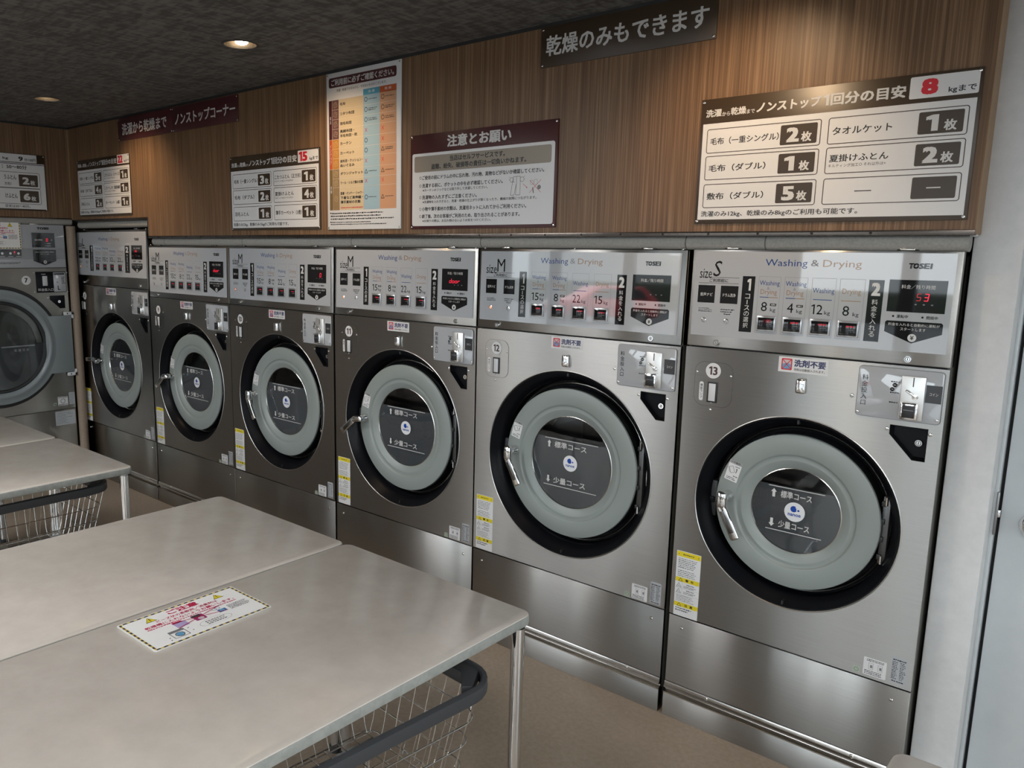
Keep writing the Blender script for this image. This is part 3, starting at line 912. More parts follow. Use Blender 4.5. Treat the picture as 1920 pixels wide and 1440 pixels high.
def washer(model, x0, number, label, group, handle_rot=0.0, led='', lit=False, led_all=True):
    m = MODELS[model]
    W_, zt, zs, zl, cx, cz, R, D, G = (m[k] for k in ('W', 'zt', 'zs', 'zl', 'cx', 'cz', 'R', 'D', 'G'))
    K = lambda n: (model, n)
    root = empty('washer_dryer', (x0, 0, 0), 0, label, 'washing machine', group)
    def f():
        b = MB()
        t = 0.006
        b.box((0.003, 0.014, 0.0), (0.003 + t, 0.80, zt - 0.004), BODY); b.box((W_ - 0.003 - t, 0.014, 0.0), (W_ - 0.003, 0.80, zt - 0.004), BODY)
        b.box((0.003, 0.79, 0.0), (W_ - 0.003, 0.80, zt - 0.004), BODY); b.box((0.003, 0.014, zt - 0.012), (W_ - 0.003, 0.80, zt - 0.004), BODY)
        b.box((0.003, 0.014, 0.0), (W_ - 0.003, 0.80, 0.01), BODY); b.box((0.009, 0.020, zs - 0.02), (W_ - 0.009, 0.03, zs + 0.02), GAP); b.box((0.009, 0.020, zl - 0.02), (W_ - 0.009, 0.03, zl + 0.02), GAP)
        return b
    part(K('body'), 'cabinet', f, root)
    # top control panel
    def f():
        b = MB(); b.box((0.0, 0.0, zs + 0.0022), (W_, 0.016, zt), STEEL, 0.003, 2); b.box((-0.0003, 0.012, zs + 0.003), (W_ + 0.0003, 0.04, zt - 0.001), STEEL); return b
    cp = part(K('cpanel'), 'control_panel', f, root)
    zp = zs + .0022; a_ = math.radians(-1.25)
    cp.matrix_local = Matrix.Translation((0, 0, zp)) @ Matrix.Rotation(a_, 4, 'X') @ Matrix.Translation((0, 0, -zp))
    part(K('cface'), 'printed_face', lambda: control_face(m), cp)
    for k, u in enumerate(m['bx']):
        part(K('course%d' % k), 'course_label', lambda: course_print(m, k, u), cp)
        w = m['bxw']; zc = 1.376 + m['dz']
        def f():
            b = MB(); b.box((-.028, -.0045, -.0235), (.028, 0, .0235), mat('button_surround', (.42, .43, .44), .2, .6), .0015)
            b.box((-.0235, -.0052, -.0185), (.0235, -.004, .0175), INK, .0005); return b
        bt = part(('btn', 'frame'), 'course_button', f, cp, (u + w * .5, -0.002, zc))
        if led_all:
            def f():
                s = Sheet(o=(0, -0.0056, 0), step=.0002)
                s.seg('1100', -.010, .004, .0042, .008, .0022, LEDD, 1) if model == 'S' else s.micro(-.004, .004, .018, .011, 1, LEDD, 1, 50 + k, .9, 0)
                s.micro(.002, -.003, .018, .000, 1, GREYINK, 1, 54, .8, 0); return s
            part(('btnled', model if k == 0 else 'x', k), 'price_display', f, bt)
    for k, u in enumerate((m['t1'], m['t2'])):
        on = lit and k == 0
        def f():
            b = MB(); b.lathe([(.0075, 0), (.0075, -.002), (.0055, -.0026)], (0, 0, 0), CHROME, 20); b.lathe([(.0055, -.0022), (.003, -.0035), (.0001, -.0038)], (0, 0, 0), LAMP_ORANGE if on else CLEAR, 20); return b
        o = part(('tb', on), 'round_button', f, cp, (u, -0.002, 1.375 + m['dz']))
        if on: o['label'] = 'orange lit round button'
    if led:
        a, c = m['scr']; w = c - a
        s = Sheet(o=(0, -0.0026, 0), step=.0002)
        if led == 'door':
            s.seg('door', a + w * .30, 1.462 + m['dz'], .0095, .0165, .0055, LED, 1)
        elif led == '0':
            s.seg('0', a + w * .66, 1.460 + m['dz'], .009, .018, .004, LED, 1)
        elif led == '53':
            s.seg('5', a + w * .50, 1.464 + m['dz'], .009, .018, .007, LEDD, 1); s.seg('3', a + w * .63, 1.464 + m['dz'], .009, .018, .007, LED, 1)
        elif led == 'do':
            s.seg('do', a + w * .34, 1.478 + m['dz'], .009, .015, .005, LED, 1)
        s.build('red_digits', cp)
    l0, l1, lz = m['lk']
    for u in (l0, l1):
        part(('lock',), 'lock', lock_mb, cp, (u, 0.0, lz))
    for u in (l0 + .01, l1 - .01):
        def f():
            b = MB(); b.box((-.026, -.002, 0), (.026, .03, .006), GAP, .001); b.box((-.018, -.006, .001), (.018, .01, .007), SCREW, .002); return b
        part(('clip',), 'top_clip', f, cp, (u + .02 if u < .3 else u - .02, 0.0, zt))
    for u in (.02, W_ * .5, W_ - .02):
        screw(cp, u, .006, zt + .003, .004)
    # front panel with the round opening and the key pocket
    tu, tz = m['tr']
    tri = [(tu, tz), (tu + .090, tz), (tu + .090, tz - .089), (tu + .059, tz - .089), (tu, tz - .026)]
    def f():
        b = MB(); b.sheet_with_holes([(0, zl + .0022), (W_, zl + .0022), (W_, zs - .0022), (0, zs - .0022)], [circle_pts(cx, cz, R - .002), tri[::-1]], 0.0, STEEL, 0.014); return b
    fp = part(K('fpanel'), 'front_panel', f, root)
    def f():
        b = MB()
        b.lathe([(R - .0005, .001), (R, -.0015), (R - .0022, -.0025), (R - .0038, -.001)], (cx, 0, cz), mat('satin_rim', (.5, .49, .47), .35, 1.0), 96)
        return b
    part(K('rim'), 'porthole_rim', f, root)
    def f():
        b = MB()
        b.lathe([(R - .0045, -.0015), (R - .008, -.001), (R * .965, .006), (R * .93, .020), (D + (R - D) * .42, .044), (D + .029, .066), (D + .025, .084), (D - .03, .090), (D - .05, .14)], (cx, 0, cz), BLACK, 96)
        b.box((cx - .003, .003, cz + R - .022), (cx + .003, .02, cz + R - .006), BLACKM); b.box((cx - .003, .003, cz - R + .006), (cx + .003, .02, cz - R + .022), BLACKM)
        b.box((cx - D - .040, .048, cz - .075), (cx - D - .006, .078, cz + .045), BLACKM, .003); b.box((cx - D - .036, .042, cz - .03), (cx - D - .012, .06, cz - .01), BLACK, .002)
        return b
    part(K('bezel'), 'porthole_bezel', f, root)
    def f():
        b = MB(); b.lathe([(D + .0100, .084), (D + .0105, .072), (D + .0125, .068), (D + .0155, .0665), (D + .0185, .068), (D + .0200, .072), (D + .0205, .084)], (cx, 0, cz), SCREW, 96); return b
    part(K('ring'), 'chrome_ring', f, root)
    def f():
        b = MB()
        b.lathe([(G + .06, .10), (G + .075, .16), (G + .09, .55), (0.0001, .56)], (cx, 0, cz), DRUM, 48)
        for q in range(3):
            a = 2 * PI * q / 3 + .5; r = G + .06
            b.box((-.03, .20, -.03), (.03, .54, .03), DRUM, .012, 2, Matrix.Translation((cx + r * math.cos(a), 0, cz + r * math.sin(a))) @ Matrix.Rotation(-a, 4, 'Y'))
        return b
    part(K('drum'), 'drum', f, root)
    # door
    def f():
        b = MB()
        gz = (D - G)
        b.lathe([(D - .012, .084), (D - .002, .080), (D, .070), (D, .031), (D - .0015, .0275), (D - .005, .026), (G + gz * .455, .024), (G + gz * .42, .0255), (G + gz * .39, .030), (G + gz * .34, .0315), (G + gz * .28, .0295), (G + gz * .24, .030), (G + .004, .041), (G, .044), (G - .001, .050)], (cx, 0, cz), GREY_DOOR, 96)
        b.lathe([(G + .002, .0425), (G, .0415), (G - .0015, .046)], (cx, 0, cz), SCREW, 96)
        return b
    dr = part(K('door'), 'door', f, root)
    part(K('doorback'), 'door_side', lambda: MB().lathe([(D + .0004, .082), (D + .0006, .060), (D + .0004, .034)], (cx, 0, cz), BLACK, 96), dr)
    def f():
        b = MB()
        b.box((cx + D - .004, .040, cz - G * .76), (cx + D + .016, .074, cz + G * .76), mat('hinge_dark_metal', (.10, .10, .10), .3, .7), .003)
        for q in (-.6, -.2, .2, .6):
            b.box((cx + D - .006, .034, cz + G * q - .008), (cx + D + .006, .05, cz + G * q + .008), BLACKM, .002)
        for q in (-.66, .66):
            b.tube([(cx + D + .006, .036, cz + G * q - .012), (cx + D + .006, .036, cz + G * q + .012)], .004, CHROME, 10)
        return b
    part(K('hinge'), 'door_hinge', f, dr)
    def f():
        b = MB(); b.lathe([(G - .0005, .0455), (G * .5, .0445), (.0001, .044)], (cx, 0, cz), GLASS, 64); return b
    gl = part(K('glass'), 'door_glass', f, dr)
    gw, g1, g2 = m['gl']
    def f():
        # film stands just behind the pane; its print shows through
        s = Sheet(o=(cx, 0.0485, cz), step=0.0003)
        zc = g1 + .003; a0 = math.asin(min(.999, zc / (G - .001)))
        P = [((G - .001) * math.cos(a), (G - .001) * math.sin(a)) for a in [PI - a0 + (PI + 2 * a0) * i / 60 for i in range(61)]]
        s._add(P, [tuple(range(61))], FILM, 1)
        return s
    part(K('film'), 'grey_film', f, gl)
    def f():
        s = Sheet(o=(cx, 0.0432, cz), step=0.0003)
        s.rect(-gw, g1 - .0012, gw, g1 + .0012, LETTER, 2); s.rect(-gw, g2 - .0012, gw, g2 + .0012, LETTER, 2)
        t0, t1 = (-.072, .068) if model != 'S' else (-.045, .047)
        a = -gw + (.020 if model != 'S' else .017)
        zt1 = g1 - (.0215 if model != 'S' else .0215); zb = g2 + .0225
        hh = .0245 if model != 'S' else .023
        s.text('標準コース', t0, zt1 - hh / 2, t1, zt1 + hh / 2, LETTER, 2, .012); s.text('少量コース', t0, zb - hh / 2, t1, zb + hh / 2, LETTER, 2, .012)
        for zc_, sg in ((zt1, 1), (zb, -1)):
            s.rect(a - .0042, zc_ - sg * .0135, a + .0042, zc_ + sg * .003, LETTER, 2); s.poly([(a - .0088, zc_ + sg * .003), (a + .0088, zc_ + sg * .003), (a, zc_ + sg * .0135)], LETTER, 2)
        r = .0305
        s.disc(0, -.003, r, WHITEG, 2, 48)
        s.disc(-.003, .006, .0098, LOGO, 3); s.disc(.0065, .0125, .0042, WHITEG, 4, 20); s.disc(.0088, .0050, .0042, WHITEG, 4, 20); s.disc(.0112, .0035, .0031, LOGO, 5, 20)
        s.text('nanoe', -.019, -.0165, .019, -.0085, LOGO, 3, .02)
        return s
    part(K('gprint'), 'glass_print', f, gl)
    # instruction sticker on the door, turned with the ring
    def f():
        s = Sheet(step=.00025)
        s.rrect(-.021, -.034, .021, .034, .002, WHITE, 1)
        s.rect(-.021, .023, .021, .034, mat('grey_print', (.28, .28, .28), .4), 2); s.text('ドア操作', -.015, .025, .015, .032, INKS, 3, .01)
        s.at(-.004, .004, .5); s.frame(-.009, -.011, .005, .011, .002, .0011, INKS, 2); s.line((-.011, -.008), (-.011, .012), .001, INKS, 2); s.at(0, 0)
        s.line((.009, -.004), (.010, .006), .0022, INKS, 2); s.tri(.009, .009, .006, .005, INKS, 2)
        s.micro(.002, .014, .017, .018, 1, INKS, 2, 3, .8, 0); s.micro(.004, -.019, .018, -.014, 1, INKS, 2, 4, .8, 0); s.micro(-.016, -.031, .016, -.021, 2, INKS, 2, 5, .6, .2)
        return s
    aa = math.radians(153.5 if model == 'S' else 158)
    rs = D - .030
    part(('dsticker',), 'instruction_sticker', f, dr, (cx + rs * math.cos(aa), .0235, cz + rs * math.sin(aa)), (0, math.radians(14), 0))
    # lever handle
    px, pz = cx - D + .042, cz + .012
    def f():
        b = MB()
        b.lathe([(.018, .004), (.017, -.012), (.014, -.018), (.014, -.034), (.0001, -.036)], (0, 0, 0), CHROME, 28)
        b.box((-.0160, -.057, -.032), (.0140, -.030, .022), CHROME, .008, 3)
        a = math.radians(-62); dx, dz_ = math.cos(a), math.sin(a)
        mx = Matrix.Translation((0, -.047, -.026)) @ Matrix.Rotation(-a, 4, 'Y')
        b.box((-.010, -.008, -.0145), (.112, .008, .0145), CHROME, .006, 3, mx)
        b.box((.014, -.0092, -.0085), (.088, -.0065, .0085), mat('dark_chrome', (.22, .22, .22), .2, 1), .001, 2, mx)
        return b
    hd = part(('handle',), 'door_handle', f, dr, (px, .022, pz), (0, handle_rot, 0))
    # coin unit
    u0, z0, u1, z1 = m['co']
    def f():
        b = MB(); b.prism(Sheet.rr(u0 - .0015, z0 - .0015, u1 + .0015, z1 + .0015, .010, 4), -.003, 0.0, GREYINK); b.prism(Sheet.rr(u0, z0, u1, z1, .009, 4), -.0045, -.001, SILVER, 'xz', .0006); return b
    cu = part(K('coin'), 'coin_unit', f, root)
    part(K('coinp'), 'printed_face', lambda: coin_print(m), cu)
    def f():
        b = MB()
        cxx = (u0 + .108, u0 + .166)
        b.box((cxx[0], -.012, z1 - .136), (cxx[1], -.004, z1 - .0155), mat('slot_plate_steel', (.72, .71, .69), .38, .9), .003)
        b.box((cxx[0] + .0285, -.0135, z1 - .044), (cxx[0] + .0305, -.0115, z1 - .019), GAP)
        mx = Matrix.Translation((cxx[0] + .026, -.016, z1 - .063)) @ Matrix.Rotation(math.radians(34), 4, 'Y')
        b.box((-.016, -.003, -.0028), (.014, .003, .0028), CHROME, .002, 2, mx)
        b.lathe([(.008, .004), (.0075, -.005), (.0001, -.006)], (cxx[0] + .037, -.012, z1 - .071), CHROME, 20)
        x, zz = cxx[0] + .013, z1 - .129
        b.box((x - .006, -.030, zz - .005), (x + .036, -.011, zz + .043), CHROME, .004)
        b.box((x, -.0315, zz + .002), (x + .030, -.028, zz + .036), BLACKM, .001)
        b.box((x + .003, -.032, zz + .022), (x + .027, -.030, zz + .024), GREYINK)
        return b
    part(K('slot'), 'coin_slot', f, cu)
    for sx, sz in ((u0 + .005, z0 + .010), (u1 - .006, z0 + .011)):
        screw(cu, sx, -.0045, sz, .0045)
    screw(fp, u0 - .014, 0, z1 - .088, .0055); screw(fp, tu - .008, 0, tz - .012, .0055); screw(fp, tu + .097, 0, tz - .013, .0055)
    # key pocket
    def f():
        b = MB()
        c_ = (sum(p[0] for p in tri) / 5, sum(p[1] for p in tri) / 5)
        bm = bmesh.new()
        A = [bm.verts.new((p[0], -.0008, p[1])) for p in tri]
        A0 = [bm.verts.new((c_[0] + (p[0] - c_[0]) * 1.03, .0, c_[1] + (p[1] - c_[1]) * 1.03)) for p in tri]
        B = [bm.verts.new((c_[0] + (p[0] - c_[0]) * .88, .022, c_[1] + (p[1] - c_[1]) * .88)) for p in tri]
        for i in range(5):
            j = (i + 1) % 5
            bm.faces.new((A[i], A[j], B[j], B[i])); bm.faces.new((A0[i], A0[j], A[j], A[i]))
        bm.faces.new(B)
        bmesh.ops.recalc_face_normals(bm, faces=bm.faces)
        b._merge(bm, BLACK, False)
        return b
    kp = part(K('pocket'), 'key_pocket', f, root)
    part(('lock2',), 'lock', lambda: lock_mb(.010), kp, (tu + .069, .018, tz - .043))
    # number and lamp plate
    a0, c0, a1, c1 = m['pl']
    def f():
        b = MB(); b.prism(Sheet.rr(a0 - .001, c0 - .001, a1 + .001, c1 + .001, .031, 8), -.0008, 0.0, mat('plate_edge', (.09, .088, .085), .4, .5))
        b.prism(Sheet.rr(a0, c0, a1, c1, .030, 8), -.0012, 0.0, STEEL)
        q0, q1, q2, q3 = m['lmp']
        b.box((q0, -.004, q1), (q2, 0, q3), BLACKM, .001); b.box((q0 + .005, -.0044, q1 + .005), (q2 - .006, -.0035, q3 - .005), mat('lamp_lens', (.55, .55, .56), .25), .0004)
        return b
    lp = part(K('plate'), 'lamp_plate', f, root)
    bx_, bz_ = m['bd']
    s = Sheet(o=(0, -.0014, 0), step=.00025)
    s.ring(bx_, bz_, .0262, .0014, GREYINK, 1); s.disc(bx_, bz_, .025, WHITE, 1, 40)
    hgt = .027
    wn = .0135 if len(number) == 1 else .0285
    s.text(number, bx_ - wn / 2, bz_ - hgt / 2, bx_ + wn / 2, bz_ + hgt / 2, mat('badge_ink', (.05, .018, .018), .4), 2, .028)
    o = s.build('number_badge', lp); o['label'] = 'round white badge with the number ' + number
    def f():
        q0, q1, q2, q3 = m['lmp']
        s = Sheet(o=(0, -.0012, 0), step=.00025); s.rrect(q0 - .027, q1 + .003, q0 - .0135, q3 - .002, .006, WHITE, 1); s.vtext('確認ランプ', q0 - .020, q3 - .008, q1 + .009, .009, INKS, 2, .01); return s
    part(K('lamplab'), 'lamp_label', f, lp)
    for sx, sz in ((a0 + .006, bz_ - .008), (a1 - .006, bz_ - .012), ((a0 + a1) / 2 - .004, c0 + .012), ((a0 + a1) / 2 - .004, c0 - .012)):
        screw(lp, sx, 0, sz, .004)
    # latch nub, stickers
    u, zz = m['lt']
    def f():
        b = MB(); b.box((-.0135, -.016, -.022), (.0135, 0, .022), CHROME, .006, 3); return b
    part(('nub',), 'door_catch', f, root, (u, 0, zz))
    def f():
        q0, q1, q2, q3 = m['sz']; w = q2 - q0; h = q3 - q1
        s = Sheet(o=(0, 0, 0), step=.00025); s.rect(q0, q1, q2, q3, WHITE, 1)
        s.rrect(q0 + w * .06, q1 + h * .14, q0 + w * .28, q3 - h * .1, .003, RED, 2); s.rrect(q0 + w * .085, q1 + h * .22, q0 + w * .255, q3 - h * .18, .002, mat('pale_pink', (.5, .42, .42), .4), 3)
        s.poly([(q0 + w * .085, q1 + h * .22), (q0 + w * .255, q1 + h * .22), (q0 + w * .255, q1 + h * .52), (q0 + w * .17, q1 + h * .62), (q0 + w * .085, q1 + h * .52)], mat('light_blue_print', (.10, .28, .45), .4), 4)
        s.line((q0 + w * .08, q1 + h * .2), (q0 + w * .26, q3 - h * .16), .0022, RED, 5); s.line((q0 + w * .26, q1 + h * .2), (q0 + w * .08, q3 - h * .16), .0022, RED, 5)
        s.text('洗剤不要', q0 + w * .32, q1 + h * .40, q2 - w * .05, q3 - h * .12, mat('navy_ink', (.025, .03, .10), .4), 2, .035); s.text('洗剤は自動投入されます。', q0 + w * .32, q1 + h * .13, q2 - w * .06, q1 + h * .30, INKS, 2, .01)
        return s
    part(K('senzai'), 'detergent_notice', f, root)
    part(('warn',), 'warning_sticker', warn_sheet, root, (m['wn'][0], 0, m['wn'][1]))
    part(K('labels'), 'rating_labels', lambda: small_labels(m), root)
    # lower panel, rail and kick plate
    def f():
        b = MB(); b.box((0, 0, .126), (W_, .014, zl - .0022), STEEL, .0015); return b
    lo = part(K('lower'), 'lower_panel', f, root)
    for u, q in ((.047, .333), (W_ - .046, .333)):
        screw(lo, u, 0, q, .0058)
    def f():
        b = MB(); b.prism([(.014, .1255), (-.001, .1255), (-.003, .122), (-.003, .112), (-.008, .107), (-.008, .103), (.006, .099), (.006, .092), (-.010, .088), (-.010, .084), (.014, .084)], 0, W_, RAIL, 'yz'); return b
    ra = part(K('rail'), 'base_rail', f, root)
    for u in (.15, W_ - .13):
        screw(ra, u, -.003, .117, .006)
    def f():
        b = MB(); b.box((-.001, -.008, 0), (W_ + .001, .02, .084), STEEL, .0015); return b
    part(K('kick'), 'kick_plate', f, root)
    return root

GRP = 'coin washer-dryers in a row under the wooden wall'
washer('L', -5.600, '8', 'tallest steel washer-dryer, marked size L, in the corner by the tan upright pipe padding', GRP, math.radians(112), 'do', True)
washer('M', -4.624, '9', 'size M steel washer-dryer showing red door letters, next to the taller size L machine', GRP, math.radians(78), 'door', False)
washer('M', -3.766, '10', 'size M steel washer-dryer showing a red zero, under the brown 15 kg sign', GRP, 0.0, '0', True)
washer('M', -2.899, '11', 'size M steel washer-dryer with its door lever swung sideways, under the tall multicoloured poster', GRP, math.radians(80), 'door', True)
washer('M', -2.037, '12', 'size M steel washer-dryer standing directly beside the smaller size S machine', GRP, 0.0, '', True)
washer('S', -1.163, '13', 'narrowest steel washer-dryer, marked size S, beside the white wall and door', GRP, 0.0, '53', False)

# ------------------------------------------------------------------ dryer on the side wall (local x runs along +y of the room, front faces +x)
def hazard_sheet():
    """laminated caution notice, 0.325 x 0.185, origin at its lower corner"""
    w, h = .325, .185
    s = Sheet(o=(0, 0, 0), u=(1, 0, 0), v=(0, 1, 0), n=(0, 0, 1), step=.00025)
    s.rrect(.002, .002, w - .002, h - .002, .006, mat('laminated_paper', (.74, .735, .72), .25), 1)
    n = 0
    def dash(p, q, k):
        for i in range(k):
            a = i / k; c = (i + .55) / k
            A = (p[0] + (q[0] - p[0]) * a, p[1] + (q[1] - p[1]) * a); B = (p[0] + (q[0] - p[0]) * c, p[1] + (q[1] - p[1]) * c)
            C = (p[0] + (q[0] - p[0]) * (i + 1) / k, p[1] + (q[1] - p[1]) * (i + 1) / k)
            s.line(A, B, .0054, INKS, 2); s.line(B, C, .0054, mat('pale_yellow_print', (.62, .46, .10), .35), 2)
    e = .007
    dash((e, e), (w - e, e), 17); dash((w - e, e), (w - e, h - e), 10); dash((w - e, h - e), (e, h - e), 17); dash((e, h - e), (e, e), 10)
    CR = mat('crimson_print', (.45, .015, .07), .35)
    s.text('ご注意', w * .37, h * .79, w * .63, h * .92, CR, 2, .045)
    s.text('ビーズ状の柔軟剤／消臭剤は', w * .24, h * .685, w * .76, h * .755, CR, 2, .02)
    s.text('乾燥機に入れないようお願いします。', w * .12, h * .595, w * .88, h * .665, CR, 2, .02)
    s.micro(w * .12, h * .545, w * .88, h * .580, 1, CR, 2, 61, .85, 0)
    for q in (.22, .80):
        s.tri(w * q, h * .84, .030, .027, INKS, 2); s.tri(w * q, h * .838, .0265, .0235, YELLOW, 3); s.rect(w * q - .0012, h * .815, w * q + .0012, h * .865, INKS, 4); s.disc(w * q, h * .798, .0015, INKS, 4, 10)
    LIL = mat('lilac_print', (.36, .30, .50), .4); PUR = mat('purple_print', (.30, .03, .16), .4); NAV = mat('blue_print', (.05, .13, .30), .4)
    s.rect(w * .30, h * .36, w * .40, h * .50, LIL, 2); s.rect(w * .30, h * .49, w * .38, h * .54, CR, 2)
    s.rrect(w * .46, h * .36, w * .55, h * .53, .003, PUR, 2); s.rect(w * .455, h * .47, w * .53, h * .535, mat('dark_print', (.05, .03, .04), .4), 3); s.disc(w * .51, h * .41, .008, mat('pale_pink'), 3, 16)
    s.rect(w * .66, h * .36, w * .73, h * .45, NAV, 2); s.disc(w * .695, h * .41, .007, mat('light_blue_print'), 3, 14); s.ring(w * .655, h * .50, .007, .0012, NAV, 2); s.ring(w * .685, h * .505, .007, .0012, NAV, 2)
    s.line((w * .30, h * .34), (w * .72, h * .56), .0022, CR, 5); s.line((w * .30, h * .53), (w * .73, h * .36), .0022, CR, 5)
    s.micro(w * .76, h * .34, w * .95, h * .50, 5, INKS, 2, 64, .55, .2)
    s.ring(w * .57, h * .22, w * .135, .0010, GREYINK, 2, 40, .42)
    s.micro(w * .49, h * .16, w * .66, h * .28, 3, INKS, 3, 66, .5, .2)
    # little drawing of a machine
    x, y = w * .20, h * .12
    s.frame(x, y, x + .040, y + .040, .002, .0016, INKS, 2); s.rect(x + .002, y + .029, x + .038, y + .038, SILVER_D, 2); s.ring(x + .020, y + .015, .0115, .0018, INKS, 3); s.disc(x + .020, y + .015, .009, mat('light_blue_print'), 3, 20)
    for q in ((-.008, .012), (-.010, .0), (.050, .030), (.054, .012)):
        s.disc(x + q[0], y + q[1], .0018, INKS, 2, 10)
    return s
def lam_mb(w=.325, h=.185):
    b = MB()
    P = Sheet.rr(0, 0, w, h, .008, 4)
    b.prism(P, 0.0, .0012, mat('laminate_film', (.62, .61, .58), .12), 'xy', .0003)
    return b

def dryer():
    y0 = -1.027
    root = empty('tumble_dryer', (ROOM_X0, y0, 0), PI / 2, 'steel tumble dryer with a big grey round door, badge seven, on the side wall', 'dryer')
    Y = lambda y: y - y0
    Wd = Y(-.086)
    b = MB(); b.box((0, .016, 0), (Wd, .75, 1.728), BODY)
    b.build('cabinet', root)
    b = MB(); b.box((0, 0, 1.449), (Wd, .016, 1.730), SILVER, .003); b.box((.0, -.0002, 1.449), (Wd, .0, 1.4505), GAP)
    cp = b.build('control_panel', root)
    s = Sheet(o=(0, -.0005, 0), step=.00025)
    s.rect(0.003, 1.505, Wd - .003, 1.576, SILVER_D, 1)
    s.text('TOSEI', Y(-.263), 1.699, Y(-.187), 1.714, INK, 2, .06)
    s.rect(Y(-.300), 1.582, Y(-.152), 1.677, INK, 2); s.text('残り時間', Y(-.282), 1.625, Y(-.232), 1.637, LETTER, 3, .01); s.text('分', Y(-.178), 1.625, Y(-.167), 1.637, LETTER, 3, .01)
    s.seg('0', Y(-.208), 1.622, .009, .018, .003, LED, 3)
    for q in (1.608, 1.593):
        s.disc(Y(-.214), q, .002, LETTER, 3, 10); s.micro(Y(-.207), q - .003, Y(-.180), q + .003, 1, LETTER, 3, 71, .9, 0)
    a, c = Y(-.298), Y(-.149)
    s.poly([(a, 1.494), ((a + c) / 2, 1.465), (c, 1.494), (c, 1.567), (a, 1.567)], INK, 2); s.text('料金を入れると自動的に運転が', a + .012, 1.5485, c - .012, 1.5565, LETTER, 3, .01); s.text('スタートします', a + .045, 1.535, c - .045, 1.543, LETTER, 3, .01)
    s.disc((a + c) / 2, 1.487, .011, LETTER, 3); s.text('¥', (a + c) / 2 - .005, 1.481, (a + c) / 2 + .005, 1.493, INK, 4, .02)
    s.rect(Y(-.80), 1.5185, Y(-.371), 1.573, INK, 2)
    for q in (-.390, -.44, -.49):
        s.disc(Y(q), 1.543, .008, WHITEG, 3, 20); s.micro(Y(q) - .016, 1.522, Y(q) + .016, 1.527, 1, LETTER, 3, 73, .9, 0)
    s.disc(Y(-.415), 1.552, .004, LED, 3, 12); s.disc(Y(-.415), 1.541, .003, LEDD, 3, 12)
    s.micro(Y(-.60), 1.474, Y(-.372), 1.488, 2, INK, 2, 75, .6, .1)
    s.build('printed_face', cp)
    b = MB(); b.box((Wd - .22, .0, 1.730), (Wd - .16, .03, 1.738), SCREW, .002); b.build('top_clip', cp)
    # front with the round door
    cx, cz, R = Y(-.557), .940, .400
    b = MB(); b.sheet_with_holes([(0, .482), (Wd, .482), (Wd, 1.446), (0, 1.446)], [circle_pts(cx, cz, .24)], 0.0, STEEL_D, .014)
    fp = b.build('front_panel', root)
    b = MB(); b.lathe([(R, 0), (R - .004, -.010), (R - .018, -.012), (R - .03, -.002)], (cx, 0, cz), RUBBER, 96); b.build('door_gasket', root)
    b = MB()
    b.lathe([(.377, -.004), (.377, -.020), (.372, -.026), (.342, -.027), (.333, -.031), (.322, -.033), (.312, -.029), (.304, -.020), (.299, -.012)], (cx, 0, cz), GREY_DRYER, 96)
    b.box((Y(-.265), -.0265, .738), (Wd, -.012, 1.128), GREY_DRYER, .002)
    dr = b.build('door', root)
    b = MB(); b.lathe([(.300, -.014), (.294, -.022), (.284, -.020), (.279, -.010)], (cx, 0, cz), RUBBER, 96); b.build('glass_gasket', dr)
    b = MB(); b.lathe([(.280, -.010), (.14, -.012), (.0001, -.0125)], (cx, 0, cz), GLASS, 64); g = b.build('door_glass', dr)
    s = Sheet(o=(cx, -.0070, cz), step=.0003)
    rr = .281; zc = .012; a0 = math.asin(zc / rr)
    P = [(rr * math.cos(a), rr * math.sin(a)) for a in [PI - a0 + (PI + 2 * a0) * i / 60 for i in range(61)]]
    s._add(P, [tuple(range(61))], FILM, 1)
    u = Y(-.505) - cx; s.rrect(u - .04, -.004, Y(-.333) - cx, .0045, .004, LETTER, 2)
    u0, u1 = Y(-.470) - cx, Y(-.368) - cx
    for i, ch in enumerate('乾燥目安'):
        s.textc(ch, u0 + (u1 - u0) * (i + .5) / 4, -.026, .018, LETTER, 2, .02)
    s.build('printed_film', g)
    b = MB(); b.lathe([(.24, .0), (.30, .08), (.32, .60), (.0001, .61)], (cx, 0, cz), DRUM, 48)
    for q in range(4):
        a = 2 * PI * q / 4 + .4
        b.box((-.03, .10, -.03), (.03, .58, .03), DRUM, .012, 2, Matrix.Translation((cx + .30 * math.cos(a), 0, cz + .30 * math.sin(a))) @ Matrix.Rotation(-a, 4, 'Y'))
    b.build('drum', root)
    for z0, up in ((1.107, 1), (.713, -1)):
        b = MB(); b.box((Y(-.132), -.030, z0 + (.022 if up > 0 else 0)), (Y(-.070), -.006, z0 + .044 - (0 if up > 0 else .022)), WHITE, .002); b.box((Y(-.085), -.030, z0), (Y(-.070), -.006, z0 + .044), WHITE, .002)
        for q in (-.112, -.080):
            b.lathe([(.005, -.030), (.004, -.032), (.0001, -.032)], (Y(q), 0, z0 + (.033 if up > 0 else .011)), GAP, 12)
        b.build('hinge_bracket', root)
    s = Sheet(o=(0, -.0005, 0), step=.00025); s.disc(Y(-.355), 1.369, .030, WHITE, 1, 40); s.text('7', Y(-.355) - .010, 1.354, Y(-.355) + .010, 1.384, INKS, 2, .04)
    s.ring(Y(-.355), 1.369, .031, .0015, GREYINK, 1)
    s.build('number_badge', root)
    b = MB(); b.box((Y(-.293), -.005, 1.285), (Y(-.095), 0, 1.423), BLACK, .002); b.box((Y(-.180), -.0055, 1.288), (Y(-.099), -.004, 1.418), SILVER, .002)
    b.box((Y(-.252), -.006, 1.330), (Y(-.220), -.004, 1.395), mat('lamp_lens'), .001); cu = b.build('coin_unit', root)
